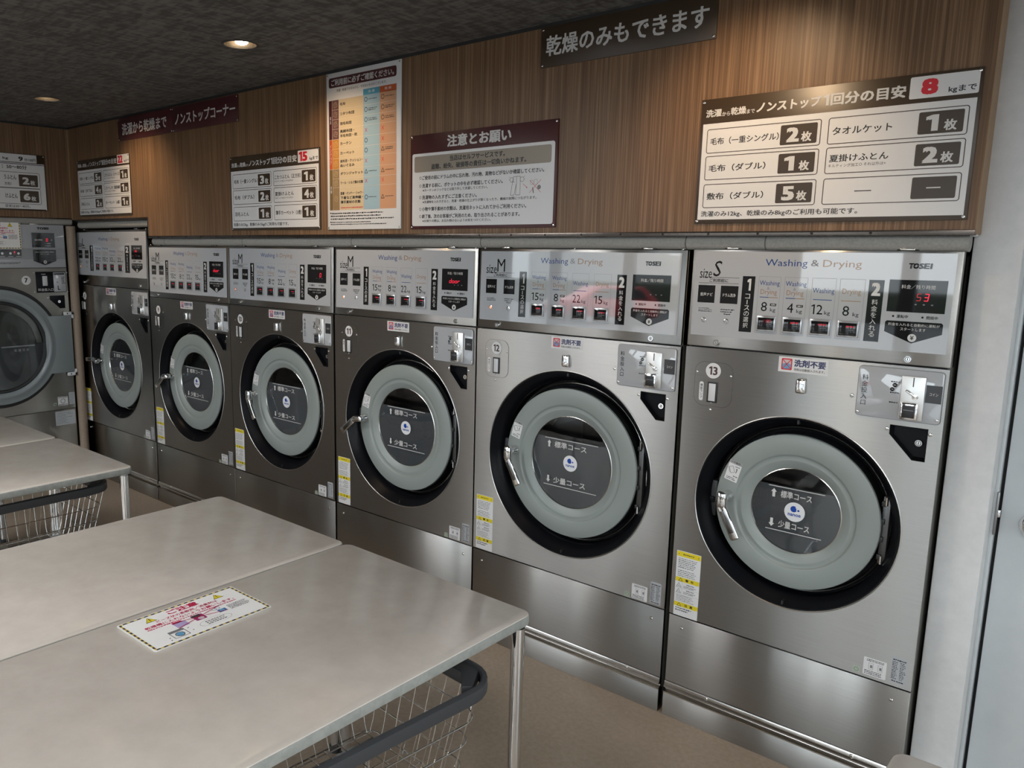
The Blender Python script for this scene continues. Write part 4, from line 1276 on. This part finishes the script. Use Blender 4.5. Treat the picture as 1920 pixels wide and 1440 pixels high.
    s = Sheet(o=(0, -.0058, 0), step=.00025); s.text('料金投入口', Y(-.284), 1.295, Y(-.184), 1.314, LETTER, 1, .01); s.rect(Y(-.177), 1.402, Y(-.105), 1.412, INK, 1)
    s.micro(Y(-.258), 1.404, Y(-.228), 1.410, 1, LETTER, 1, 81, .9, 0)
    s.disc(Y(-.155), 1.388, .010, SCREW, 1, 16); s.line((Y(-.152), 1.300), (Y(-.152), 1.328), .006, INK, 1); s.line((Y(-.152), 1.303), (Y(-.138), 1.303), .006, INK, 1); s.disc(Y(-.155), 1.352, .005, GREYINK, 1, 12)
    s.micro(Y(-.126), 1.34, Y(-.104), 1.39, 5, INK, 1, 82, .55, .2)
    s.build('printed_face', cu)
    tri = [(Y(-.211), 1.263), (Y(-.112), 1.263), (Y(-.112), 1.176), (Y(-.147), 1.176), (Y(-.211), 1.238)]
    b = MB(); b.prism(tri, -.004, 0, BLACK, 'xz', .001); kp = b.build('key_pocket', root)
    link('lock', lock_mb(.010).build('lock', kp).data, kp, (Y(-.152), -.004, 1.222))
    bpy.data.objects.remove([o for o in kp.children if o.location.length < 1e-6][0])
    for yy, zz in ((-.222, 1.250), (-.103, 1.251), (-.302, 1.418), (-.086, 1.415), (-.302, 1.29), (-.088, 1.286)):
        screw(fp, Y(yy), 0, zz, .0045)
    s = Sheet(o=(0, -.0004, 0), step=.00025)
    s.rect(Y(-.205), .508, Y(-.137), .568, WHITE, 1); s.ring(Y(-.171), .538, .017, .004, GREYINK, 2); s.micro(Y(-.200), .560, Y(-.142), .566, 1, INKS, 2, 84, .8, 0); s.micro(Y(-.200), .510, Y(-.142), .518, 1, INKS, 2, 85, .8, 0)
    s.rect(Y(-.128), .509, Y(-.088), .592, mat('pale_sticker', (.42, .44, .46), .4), 1); s.micro(Y(-.124), .514, Y(-.092), .587, 9, GREYINK, 2, 86, .5, .2)
    s.rect(Y(-.235), .512, Y(-.216), .532, mat('pale_green_sticker'), 1); s.rect(Y(-.230), .517, Y(-.221), .527, mat('green_ink'), 2)
    s.build('rating_labels', root)
    b = MB(); b.box((0, 0, .085), (Wd, .014, .478), STEEL_D, .0015); lo = b.build('lower_panel', root)
    s = Sheet(o=(0, -.0004, 0), step=.00025); s.rect(Y(-.229), .370, Y(-.092), .467, mat('pale_sticker'), 1); s.micro(Y(-.222), .378, Y(-.098), .460, 8, GREYINK, 2, 88, .4, .5)
    s.build('rating_plate', lo)
    b = MB(); b.box((0, .005, 0), (Wd, .02, .083), STEEL_D, .0015); b.build('kick_plate', root)
    return root
dryer()
o = lam_mb().build('caution_notice', None, (ROOM_X0 + .0035, -.692, 1.570), (PI / 2, 0, PI / 2))
tag(o, 'laminated caution notice with hazard border, hung on the dryer control panel', 'notice')
hazard_sheet().build('printed_face', o, (0, 0, .0012))

# ------------------------------------------------------------------ signs on the wooden wall (local x to the right, z up, front -y)
WY = -.0225
def sign_board(name, x, z, w, h, m, label, cat='sign', rz=0.0, y=WY, corner=True, sc=.0045):
    b = MB(); b.box((0, -.003, 0), (w, 0.002, h), m, .0006)
    o = b.build(name, None, (x, y, z), (0, 0, rz)); tag(o, label, cat)
    if corner:
        for px, pz in ((.008, .008), (w - .008, .008), (.008, h - .008), (w - .008, h - .008)):
            screw(o, px, -.003, pz, sc)
    return o

def heading(name, x, z, w, h, m, text, box, label):
    o = sign_board(name, x, z, w, h, m, label)
    s = Sheet(o=(0, -.0032, 0), step=.0003); s.text(text, *box, LETTER, 1, .022); s.build('lettering', o)
    return o
heading('header_sign', -1.755, 2.222, .633, .133, BROWN, '乾燥のみもできます', (.022, .036, .608, .102), 'brown header sign with large white lettering, high on the wall near the white pier')
heading('header_sign', -4.862, 2.222, .629, .131, MAROON, '洗濯から乾燥まで', (.052, .030, .572, .098), 'maroon header sign nearest the room corner, butted against its twin')
heading('header_sign', -4.231, 2.221, .634, .130, MAROON, 'ノンストップコーナー', (.030, .034, .612, .096), 'maroon header sign butted on the end of its twin, farther from the corner')

def load_sign(x, z, num, rows, foot, label, w=.72, h=.368):
    o = sign_board('load_guide_sign', x, z, w, h, BROWN, label)
    s = Sheet(o=(0, -.0032, 0), step=.0003)
    s.rect(.009, .012, .712, .296, WHITE, 1)
    s.rrect(.561, .307, .713, .361, .004, WHITE, 1)
    s.text('洗濯', .016, .315, .064, .337, LETTER, 2, .03); s.text('から', .066, .315, .090, .327, LETTER, 2, .02); s.text('乾燥', .092, .315, .138, .337, LETTER, 2, .03); s.text('まで', .140, .315, .163, .327, LETTER, 2, .02)
    s.text('ノンストップ', .168, .314, .345, .343, LETTER, 2, .035, .06); s.text('1', .352, .314, .366, .343, LETTER, 2, .05); s.text('回分の目安', .370, .313, .553, .345, LETTER, 2, .035)
    if len(num) == 1: s.text(num, .587, .315, .625, .354, RED, 2, .05)
    else: s.text(num, .570, .312, .632, .356, RED, 2, .05)
    s.text('kgまで', .648, .312, .708, .330, mat('navy_black_ink', (.012, .012, .02), .4), 2, .02)
    k = 0
    for u, (z0s) in ((.023, (.209, .130, .047)), (.370, (.209, .130, .047))):
        for zz in z0s:
            hh = .071
            s.frame(u, zz, u + .329, zz + hh, .007, .0022, BROWN, 2)
            t, sub, n = rows[k]; k += 1
            c = u + .219
            s.rrect(c, zz + .008, c + .100, zz + hh - .008, .004, BROWN, 2)
            if n:
                s.text(n, c + .017, zz + .015, c + (.052 if n != '1' else .045), zz + .055, LETTER, 3, .06); s.text('枚', c + .058, zz + .014, c + .086, zz + .041, LETTER, 3, .03)
            else:
                s.rect(c + .034, zz + .034, c + .066, zz + .037, LETTER, 3)
            if t:
                wt = min(.203, .0245 * len(t) * (.86 if len(t) > 7 else 1))
                if sub:
                    s.text(t, u + .010, zz + .031, u + .010 + wt, zz + .051, INKS, 2, .016); s.text(sub, u + .009, zz + .017, u + .152, zz + .026, INKS, 2, .008)
                else:
                    s.text(t, u + .012, zz + .024, u + .012 + wt, zz + .045, INKS, 2, .016)
            else:
                s.rect(u + .082, zz + .033, u + .124, zz + .0355, INKS, 2)
    s.text(foot, .020, .0185, .020 + .0171 * len(foot), .0375, INKS, 2, .014)
    s.build('printed_face', o)
    return o
KL = 'キルティング加工○ それ以外は×'
load_sign(-1.152, 1.681, '8', [('毛布（一重シングル）', '', '2'), ('毛布（ダブル）', '', '1'), ('敷布（ダブル）', '', '5'), ('タオルケット', '', '1'), ('夏掛けふとん', KL, '2'), ('', '', '')], '洗濯のみ12kg、乾燥のみ8kgのご利用も可能です。', 'brown and white load guide sign with a red 8, near the white pier')
load_sign(-3.683, 1.681, '15', [('毛布（一重シングル）', '', '3'), ('毛布（ダブル）', '', '2'), ('羽毛ふとん', '', '1'), ('こたつふとん（正方形）', KL, '1'), ('夏掛けふとん', KL, '4'), ('薄手カーペット（3畳）', '', '1')], '洗濯のみ22kg、乾燥のみ15kgのご利用も可能です。', 'brown and white load guide sign with a red 15, beside the tall poster')
load_sign(-5.455, 1.784, '22', [('毛布（一重シングル）', '', '5'), ('毛布（ダブル）', '', '4'), ('羽毛ふとん', '', '2'), ('こたつふとん（Lサイズ）', KL, '1'), ('こたつしき（家具調）', KL, '1'), ('カーペット（6畳）', '', '1')], '洗濯のみ32kg、乾燥のみ22kgのご利用も可能です。', 'brown and white load guide sign with a red 22, above the tallest machine', .712, .360)

# dryer price sign on the side wall; its far part lies beyond the picture
o = sign_board('dryer_guide_sign', ROOM_X0 + .0025, 1.818, .74, .355, BROWN, 'brown and white dryer time sign on the side wall above the tumble dryer', 'sign', PI / 2, -.922)
s = Sheet(o=(0, -.0032, 0), step=.0003)
s.rect(.010, .010, .733, .298, WHITE, 1); s.rrect(.30, .302, .687, .352, .004, WHITE, 1); s.rect(.010, .289, .733, .293, mat('dark_purple_line', (.03, .015, .03), .4), 2)
s.text('kg', .478, .312, .512, .330, INKS, 2, .02); s.text('9', .574, .310, .602, .338, INKS, 2, .03); s.text('分/100円', .610, .310, .680, .330, INKS, 2, .02)
s.text('：50〜80分', .470, .258, .622, .284, INKS, 2, .022)
for zz, n, t in ((.140, '2', 'うふとん'), (.040, '6', 'けふとん')):
    s.frame(.05, zz, .700, zz + .100, .010, .0026, BROWN, 2); s.rrect(.567, zz + .012, .686, zz + .086, .005, BROWN, 2)
    s.text(n, .589, zz + .025, .632, zz + .070, LETTER, 3, .06); s.text('枚', .637, zz + .022, .668, zz + .052, LETTER, 3, .03)
    s.text(t, .478, zz + (.052 if n == '2' else .035), .552, zz + (.080 if n == '2' else .065), INKS, 2, .02)
s.text('方形）', .478, .155, .520, .175, INKS, 2, .014); s.text('目安は30〜40分。', .474, .017, .627, .036, INKS, 2, .014)
s.build('printed_face', o)

# notice board
o = sign_board('notice_board', -2.386, 1.676, .716, .371, MAROON, 'maroon framed white notice board with bulleted text, beside the tall poster', 'sign')
s = Sheet(o=(0, -.0032, 0), step=.0003)
s.rrect(.011, .012, .705, .298, .009, WHITE, 1); s.rrect(.023, .225, .691, .287, .008, KHAKI, 2)
s.text('注意とお願い', .199, .313, .512, .359, LETTER, 2, .035)
s.text('当店はセルフサービスです。', .214, .260, .485, .281, INKS, 3, .026); s.text('盗難、紛失、破損等の責任は一切負いかねます。', .116, .233, .582, .254, INKS, 3, .026)
for t, u1, z0, sz in (('ご使用の前にドラムの中に忘れ物、汚れ物、異物などがないか確認してください。', .662, .195, 0), ('洗濯する前に、ポケットの中を必ず確認してください。', .478, .164, 0), ('洗濯物の入れすぎにご注意ください。', .354, .118, 0), ('小物や薄手素材の衣類は、洗濯用ネットに入れてからご利用ください。', .588, .072, 0), ('終了後、次のお客様がご利用のため、取り出されることがあります。', .559, .043, 0)):
    s.ring(.057, z0 + .007, .0058, .0020, GREYINK, 2, 20); s.text(t, .067, z0 - .001, u1, z0 + .0155, INKS, 2, .022)
for t, u1, z0 in (('※カーテンのフックなどは取り外して洗濯してください。', .406, .148), ('※洗濯物を入れすぎると、洗濯・乾燥の仕上がりが悪くなったり、機械の故障につながります。', .632, .102), ('※お帰りの際は、お忘れ物のないようお気をつけください。', .425, .027)):
    s.text(t, .070, z0 - .0005, u1, z0 + .0105, INKS, 2, .012)
for p, q in (((.527, .184), (.558, .184)), ((.527, .184), (.514, .118)), ((.558, .184), (.558, .118)), ((.514, .118), (.531, .118)), ((.538, .118), (.558, .118)), ((.531, .118), (.541, .160)), ((.538, .118), (.541, .160)), ((.541, .160), (.541, .184)), ((.524, .165), (.534, .165))):
    s.line(p, q, .0013, INKS, 2)
for q in (.519, .566):
    s.ring(q, .173, .009, .0012, INKS, 2, 18)
for p, q in (((.507, .184), (.512, .180)), ((.505, .173), (.510, .173)), ((.578, .184), (.573, .180)), ((.580, .173), (.575, .173))):
    s.line(p, q, .0009, INKS, 2)
s.line((.570, .157), (.586, .145), .0014, RED, 2); s.tri(.588, .144, .006, .005, RED, 2)
s.ring(.610, .160, .008, .0010, GREYINK, 2, 18); s.frame(.620, .152, .634, .170, .003, .0010, GREYINK, 2); s.disc(.642, .142, .008, GREYINK, 2, 12); s.line((.618, .122), (.614, .142), .003, INKS, 2)
s.line((.600, .168), (.650, .124), .0014, RED, 3); s.line((.650, .168), (.600, .124), .0014, RED, 3)
s.build('printed_face', o)

# tall poster
o = sign_board('laundry_poster', -2.910, 1.679, .468, .674, WHITE, 'tall white poster with a beige, blue and orange chart of washable items', 'poster', sc=.004)
s = Sheet(o=(0, -.0032, 0), step=.0003)
BEI = mat('beige_print', (.52, .42, .27), .4); BLU = mat('blue_column', (.27, .40, .48), .4); ORA = mat('orange_column', (.50, .27, .15), .4); TEAL = mat('teal_print', (.06, .28, .40), .4); ORD = mat('deep_orange_print', (.40, .075, .015), .4)
s.rrect(.017, .612, .442, .654, .010, MAROON, 1); s.text('ご利用前に必ずご確認ください。', .034, .619, .428, .647, LETTER, 2, .025)
s.text('洗濯・乾燥できるものと、できないものがございます。', .069, .592, .384, .604, INKS, 1, .006)
s.rect(.241, .559, .343, .583, TEAL, 1); s.text('洗 濯', .272, .566, .312, .577, LETTER, 2, .012); s.rect(.343, .558, .442, .583, ORD, 1); s.text('乾 燥', .373, .566, .412, .577, LETTER, 2, .012)
rows = [.559, .518, .477, .436, .392, .351, .310, .264, .222, .184, .085]
s.rect(.086, .085, .241, .559, BEI, 1); s.rect(.241, .085, .343, .559, BLU, 1); s.rect(.343, .085, .442, .559, ORA, 1)
CATS = [(0, 4, MAROON, mat('dusky_brown_print', (.12, .055, .05), .4), '寝具'), (4, 7, ORD, mat('amber_print', (.42, .19, .03), .4), 'インテリア'), (7, 10, mat('olive_brown_print', (.15, .095, .03), .4), mat('khaki_brown_print', (.24, .16, .075), .4), '衣類')]
for a, c, m1, m2, t in CATS:
    s.rect(.016, rows[c], .037, rows[a], m1, 1); s.rect(.0385, rows[c], .0825, rows[a], m2, 1)
    zc = (rows[a] + rows[c]) / 2; s.vtext(t, .0265, zc + .009 * len(t), zc - .009 * len(t), .009, LETTER, 2, .01)
    for k in range(a, c):
        y1, y0 = rows[k], rows[k + 1]; ym = (y0 + y1) / 2
        if k > a: s.rect(.0385, y1 - .0006, .0825, y1 + .0006, BEI, 2)
        s.at(.0605, ym, .3 * (-1) ** k); s.frame(-.012, -.010, .010, .011, .003, .0011, BEI, 2); s.line((-.007, -.004), (.008, .003), .001, BEI, 2); s.line((-.008, .003), (.004, .008), .001, BEI, 2); s.at(0, 0)
for k in range(1, 10):
    s.rect(.0385 if k not in (4, 7) else .016, rows[k] - .0006, .442, rows[k] + .0006, mat('pale_rule', (.55, .50, .42), .4), 3)
NM = [('毛布',), ('コタツ布団',), ('羽毛布団',), ('真綿布団・', '羊毛布団・枕'), ('カーテン',), ('カーペット',), ('座布団・クッション・', 'ぬいぐるみ'), ('ダウンジャケット',), ('ウール・シルク製の衣類',), ('肌着・インナー・シャツ・', '下着など高伸縮・', '薄手素材の衣類')]
SY = 'OOOXOOXTXO', 'OOOXXTXTXT'
for k, t in enumerate(NM):
    y1, y0 = rows[k], rows[k + 1]; ym = (y0 + y1) / 2; n = len(t); hh = .0135
    for i, q in enumerate(t):
        zc = ym + (n - 1) * .0095 - i * .019 + (.004 if n == 3 else 0)
        s.text(q, .090, zc - hh / 2, .090 + min(.148, .0187 * len(q)), zc + hh / 2, INKS, 2, .026)
    for col, u in ((0, .258), (1, .361)):
        y = SY[col][k]; dzz = ym + .002
        if y == 'O': s.ring(u, dzz, .0098, .0026, mat('navy_mark', (.01, .03, .08), .4) if col == 0 else INKS, 2, 24)
        elif y == 'X':
            s.line((u - .007, dzz - .008), (u + .007, dzz + .008), .0022, RED, 2); s.line((u + .007, dzz - .008), (u - .007, dzz + .008), .0022, RED, 2)
        else: s.tri(u, dzz, .019, .016, INKS, 2, .0024)
        if k in (0, 1, 2, 7, 9) or (col == 1 and k == 5):
            s.micro(u + .015, dzz - (.007 if k in (1, 2, 5) else .003), u + .070, dzz + (.007 if k in (1, 2, 5) else .003), 2 if k in (1, 2, 5) else 1, INKS, 2, 90 + k, .6, .2)
s.micro(.092, .092, .236, .098, 1, RED, 2, 99, .8, 0)
s.micro(.020, .040, .449, .077, 3, INKS, 1, 101, .5, .35); s.micro(.020, .018, .449, .036, 2, INKS, 1, 104, .5, .4)
s.disc(.019, .073, .003, INKS, 1, 10); s.disc(.019, .033, .003, INKS, 1, 10)
s.build('printed_face', o)

# ------------------------------------------------------------------ folding tables
TABM = speckle('table_laminate', (0.495, 0.448, 0.398), (0.55, 0.502, 0.45), 14, 0.16, 0.015, (0.95, 1.04), 0.45)
EDGEM = speckle('table_edge_band', (0.225, 0.235, 0.22), (0.30, 0.305, 0.285), 50, 0.45, 0.05)
def table(x0, x1, y1, y0, z, label):
    root = empty('folding_table', ((x0 + x1) / 2, (y0 + y1) / 2, 0), 0, label, 'table', 'beige work tables')
    w, d = (x1 - x0) / 2, (y1 - y0) / 2
    b = MB(); b.prism(Sheet.rr(-w + .002, -d + .002, w - .002, d - .002, .026, 6), z - .026, z, TABM, 'xy', .0012); b.build('tabletop', root)
    b = MB()
    A = Sheet.rr(-w, -d, w, d, .028, 6); bm = bmesh.new()
    prof = [(0.0035, z - .0012), (0.0005, z - .004), (0, z - .009), (0, z - .020), (.0015, z - .026), (.006, z - .0285), (.02, z - .0285)]
    rings = [[bm.verts.new((p[0], p[1], zz)) for p in Sheet.rr(-w + i, -d + i, w - i, d - i, max(.028 - i, .002), 6)] for i, zz in prof]
    for P, Q in zip(rings, rings[1:]):
        k = len(P)
        for i in range(k):
            bm.faces.new((P[i], Q[i], Q[(i + 1) % k], P[(i + 1) % k]))
    bmesh.ops.recalc_face_normals(bm, faces=bm.faces)
    b._merge(bm, EDGEM, True); b.build('edge_band', root)
    b = MB()
    for sx in (-1, 1):
        b.box((sx * (w - .14) - .012, -d + .14, z - .052), (sx * (w - .14) + .012, d - .14, z - .030), mat('table_frame_grey', (.2, .2, .2), .4, .6), .002)
    for sy in (-1, 1):
        b.box((-w + .14, sy * (d - .15) - .012, z - .052), (w - .14, sy * (d - .15) + .012, z - .030), mat('table_frame_grey'), .002)
    b.build('under_frame', root)
    for sx in (-1, 1):
        for sy in (-1, 1):
            px, py = sx * (w - .022), sy * (d - .034)
            b = MB(); b.tube([(px, py, 0.0), (px, py, z - .034)], .0172, CHROME, 24)
            b.box((px - .030 * (sx > 0) - .008, py - .014, z - .040), (px + .030 * (sx < 0) + .008, py + .014, z - .0285), RAIL, .002)
            b.tube([(px, py, 0), (px, py, .022)], .020, RUBBER, 16)
            b.build('leg', root)
    return root
TZ = .700
T1 = table(-1.800, -1.099, -.900, -2.42, TZ, 'beige table nearest the size S machine, with the caution notice lying on it')
T2 = table(-2.497, -1.803, -.903, -2.42, TZ, 'beige table pushed against the notice table on its corner side, bare top')
T3 = table(-3.822, -3.090, -.934, -2.42, TZ, 'beige table across the gap from the bare table, wire trolley beneath it')
T4 = table(-4.560, -3.825, -.937, -2.42, TZ, 'beige table closest to the tumble dryer, farthest of all the tables')
T5 = table(-.288, .43, -.900, -2.20, TZ, 'table showing just one rounded corner by the white pier, at the bottom of the photo')

# laminated notice lying on the near table
o = lam_mb().build('caution_notice', None, (-1.5905, -1.660, TZ), (0, 0, PI / 2 + .012))
tag(o, 'laminated caution notice with hazard border lying flat on the beige table', 'notice')
hazard_sheet().build('printed_face', o, (0, 0, .0012))

# ------------------------------------------------------------------ wire laundry trolleys
WIRE = mat('trolley_wire', (.55, .54, .52), .2, 1.0)
RIM = mat('dark_grey_rim', (.045, .048, .053), .45, 0, .4)
def trolley(x, y, rz, label, zt=.60):
    """origin on the floor under the basket's middle; long side along y"""
    root = empty('laundry_trolley', (x, y, 0), rz, label, 'trolley', 'wire laundry trolleys')
    w, d = .235, .36
    def ring(i, z, k=6):
        return [(p[0], p[1], z) for p in Sheet.rr(-w + i, -d + i, w - i, d - i, max(.085 - i, .03), k)]
    b = MB()
    prof = [(-.002, zt - .001), (-.009, zt - .004), (-.010, zt - .029), (-.007, zt - .036), (.002, zt - .037), (.006, zt - .030), (.007, zt - .005), (.003, zt)]
    bm = bmesh.new(); R_ = [[bm.verts.new(p) for p in ring(i, z)] for i, z in prof]
    for q in range(len(R_)):
        P, Q = R_[q], R_[(q + 1) % len(R_)]; k = len(P)
        for i in range(k):
            bm.faces.new((P[i], Q[i], Q[(i + 1) % k], P[(i + 1) % k]))
    bmesh.ops.recalc_face_normals(bm, faces=bm.faces)
    b._merge(bm, RIM, True)
    # wider grip across each short end
    for sy in (-1, 1):
        pl = [(-w + .06, sy * (d - .004)), (w - .06, sy * (d - .004)), (w - .012, sy * (d - .075)), (w - .030, sy * (d - .095)), (w - .075, sy * (d - .050)), (-w + .075, sy * (d - .050)), (-w + .030, sy * (d - .095)), (-w + .012, sy * (d - .075))]
        b.prism(pl if sy > 0 else pl[::-1], zt - .036, zt - .004, RIM, 'xy', .003)
        b.box((w - .02, sy * (d - .13) - .04, zt - .040), (w + .006, sy * (d - .13) + .04, zt - .022), RIM, .005); b.box((-w - .006, sy * (d - .13) - .04, zt - .040), (-w + .02, sy * (d - .13) + .04, zt - .022), RIM, .005)
    b.build('rim', root)
    zb = zt - .30
    tp = lambda z: .012 + .055 * (zt - .04 - z) / (zt - .04 - zb)
    b = MB()
    for z in (zt - .105, zt - .17, zt - .235, zb):
        b.tube(ring(tp(z), z, 5), .0022, WIRE, 8, closed=True)
    n = 14
    for i in range(n):
        yy = -d + .07 + (2 * d - .14) * i / (n - 1)
        for sx in (-1, 1):
            b.tube([(sx * (w - .006), yy, zt - .03), (sx * (w - tp(zb) - .001), yy * .93, zb + .03), (sx * (w - tp(zb) - .012), yy * .93, zb)], .0014, WIRE, 6)
    for i in range(8):
        xx = -w + .06 + (2 * w - .12) * i / 7
        for sy in (-1, 1):
            b.tube([(xx, sy * (d - .006), zt - .03), (xx * .9, sy * (d - tp(zb) - .001), zb + .03), (xx * .9, sy * (d - tp(zb) - .012), zb)], .0014, WIRE, 6)
    for i in range(13):
        yy = (-d + .07 + (2 * d - .14) * i / 12) * .93
        b.tube([(-w + tp(zb), yy, zb), (w - tp(zb), yy, zb)], .0017, WIRE, 6)
    for i in range(6):
        xx = (-w + .06 + (2 * w - .12) * i / 5) * .9
        b.tube([(xx, -d + tp(zb), zb - .003), (xx, d - tp(zb), zb - .003)], .0022, WIRE, 6)
    b.build('wire_basket', root)
    b = MB()
    for sx in (-1, 1):
        b.box((sx * .13 - .014, -d + .08, zb - .030), (sx * .13 + .014, d - .08, zb - .008), mat('trolley_frame', (.30, .30, .30), .3, .9), .003)
    for sy in (-1, 1):
        b.tube([(-.16, sy * (d - .10), .11), (-.13, sy * (d - .10), zb - .02)], .012, CHROME, 14); b.tube([(.16, sy * (d - .10), .11), (.13, sy * (d - .10), zb - .02)], .012, CHROME, 14); b.tube([(-.16, sy * (d - .10), .12), (.16, sy * (d - .10), .12)], .010, CHROME, 12)
    for sx in (-1, 1):
        b.tube([(sx * .16, -d + .10, .12), (sx * .16, d - .10, .12)], .010, CHROME, 12)
    b.build('frame', root)
    for sx in (-1, 1):
        for sy in (-1, 1):
            c = MB(); px, py = sx * .16, sy * (d - .10)
            c.tube([(px - .010, py, .034), (px + .010, py, .034)], .034, RUBBER, 22); c.tube([(px - .0108, py, .034), (px + .0108, py, .034)], .018, GREYINK, 16)
            c.box((px - .015, py - .012, .034), (px - .0118, py + .012, .085), CHROME, .001); c.box((px + .0118, py - .012, .034), (px + .015, py + .012, .085), CHROME, .001); c.box((px - .015, py - .014, .080), (px + .015, py + .014, .108), CHROME, .002)
            c.build('castor', root)
    return root
trolley(-1.345, -1.400, math.radians(-4.5), 'wire laundry trolley with dark grey rim under the table that carries the notice')
trolley(-3.503, -1.308, 0.0, 'wire laundry trolley with dark grey rim under the table across the gap, farther away')

# ------------------------------------------------------------------ unseen fill-light panels, added to brighten the tables and walls
DIFF = mat('fill_panel_diffuser', (.8, .8, .78), .5, emit=(1.0, .985, .97), estr=27.0)
for i, (x, y) in enumerate(((0.35, -2.5), (1.5, -3.2), (-4.2, -2.7), (-2.8, -2.2))):
    r_ = empty('fill_panel_light', (x, y, CEIL), 0, 'flat square ceiling lamp over the middle of the shop floor', 'ceiling light', 'square ceiling lamps over the shop floor')
    b = MB(); b.box((-.31, -.31, -.03), (.31, -.285, 0), WHITE, .002); b.box((-.31, .285, -.03), (.31, .31, 0), WHITE, .002); b.box((-.31, -.285, -.03), (-.285, .285, 0), WHITE, .002); b.box((.285, -.285, -.03), (.31, .285, 0), WHITE, .002); b.build('frame', r_)
    b = MB(); b.box((-.285, -.285, -.02), (.285, .285, -.001), DIFF); b.build('diffuser', r_)

# ------------------------------------------------------------------ ceiling downlights
CAN = mat('downlight_bronze_reflector', (.035, .026, .018), .4, .6)
TRIMR = mat('downlight_dark_ring', (.02, .018, .017), .4)
BULB = mat('lit_bulb', (1, .9, .7), .4, emit=(1.0, .80, .52), estr=40.0)
def downlight(x, y, label, power=21.0, up=0.0):
    root = empty('downlight', (x, y, CEIL), 0, label, 'ceiling light', 'recessed ceiling downlights')
    b = MB(); b.lathe([(.060, .004), (.062, -.0025), (.070, -.0035), (.073, -.0005)], (0, 0, 0), TRIMR, 40, 'z'); b.build('trim_ring', root)
    b = MB(); b.lathe([(.061, -.0005), (.057, .030), (.044, .062), (.0001, .066)], (0, 0, 0), CAN, 40, 'z'); b.build('reflector', root)
    b = MB(); b.lathe([(.014, .062), (.022, .045), (.026, .020), (.024, .006), (.017, .0015), (.0001, .0005)], (0.0, .006, up), BULB, 24, 'z'); b.build('bulb', root)
    l = bpy.data.lights.new('downlight_lamp', 'SPOT'); l.energy = power; l.color = (1.0, .70, .42); l.spot_size = math.radians(84); l.spot_blend = 1.0; l.shadow_soft_size = .012
    lo = link('lamp_beam', l, root, (0, .006, -.014), (math.radians(44), 0, 0))
    return root
for i, x in enumerate((-4.575, -2.785, -1.0)):
    # a hole in the ceiling board for each can
    c = MB().lathe([(.0625, -.02), (.0625, .08)], (x, -.560, CEIL), GAP, 32, 'z')
    bm = c.bm; bmesh.ops.holes_fill(bm, edges=bm.edges, sides=64); bmesh.ops.recalc_face_normals(bm, faces=bm.faces)
    cut = c.build('cut'); md = CEILING.modifiers.new('hole', 'BOOLEAN'); md.operation = 'DIFFERENCE'; md.object = cut; md.solver = 'EXACT'
    dg = bpy.context.evaluated_depsgraph_get(); me = bpy.data.meshes.new_from_object(CEILING.evaluated_get(dg))
    me.polygons.foreach_set('use_smooth', [False] * len(me.polygons)); CEILING.modifiers.clear(); CEILING.data = me; bpy.data.objects.remove(cut)
    downlight(x, -.560, ['recessed downlight with bronze reflector near the room corner, above the maroon signs', 'recessed downlight with a bright bulb in the dark ceiling, next from the corner', 'recessed downlight above the brown header sign'][i], up=.011 if i == 0 else 0.0)
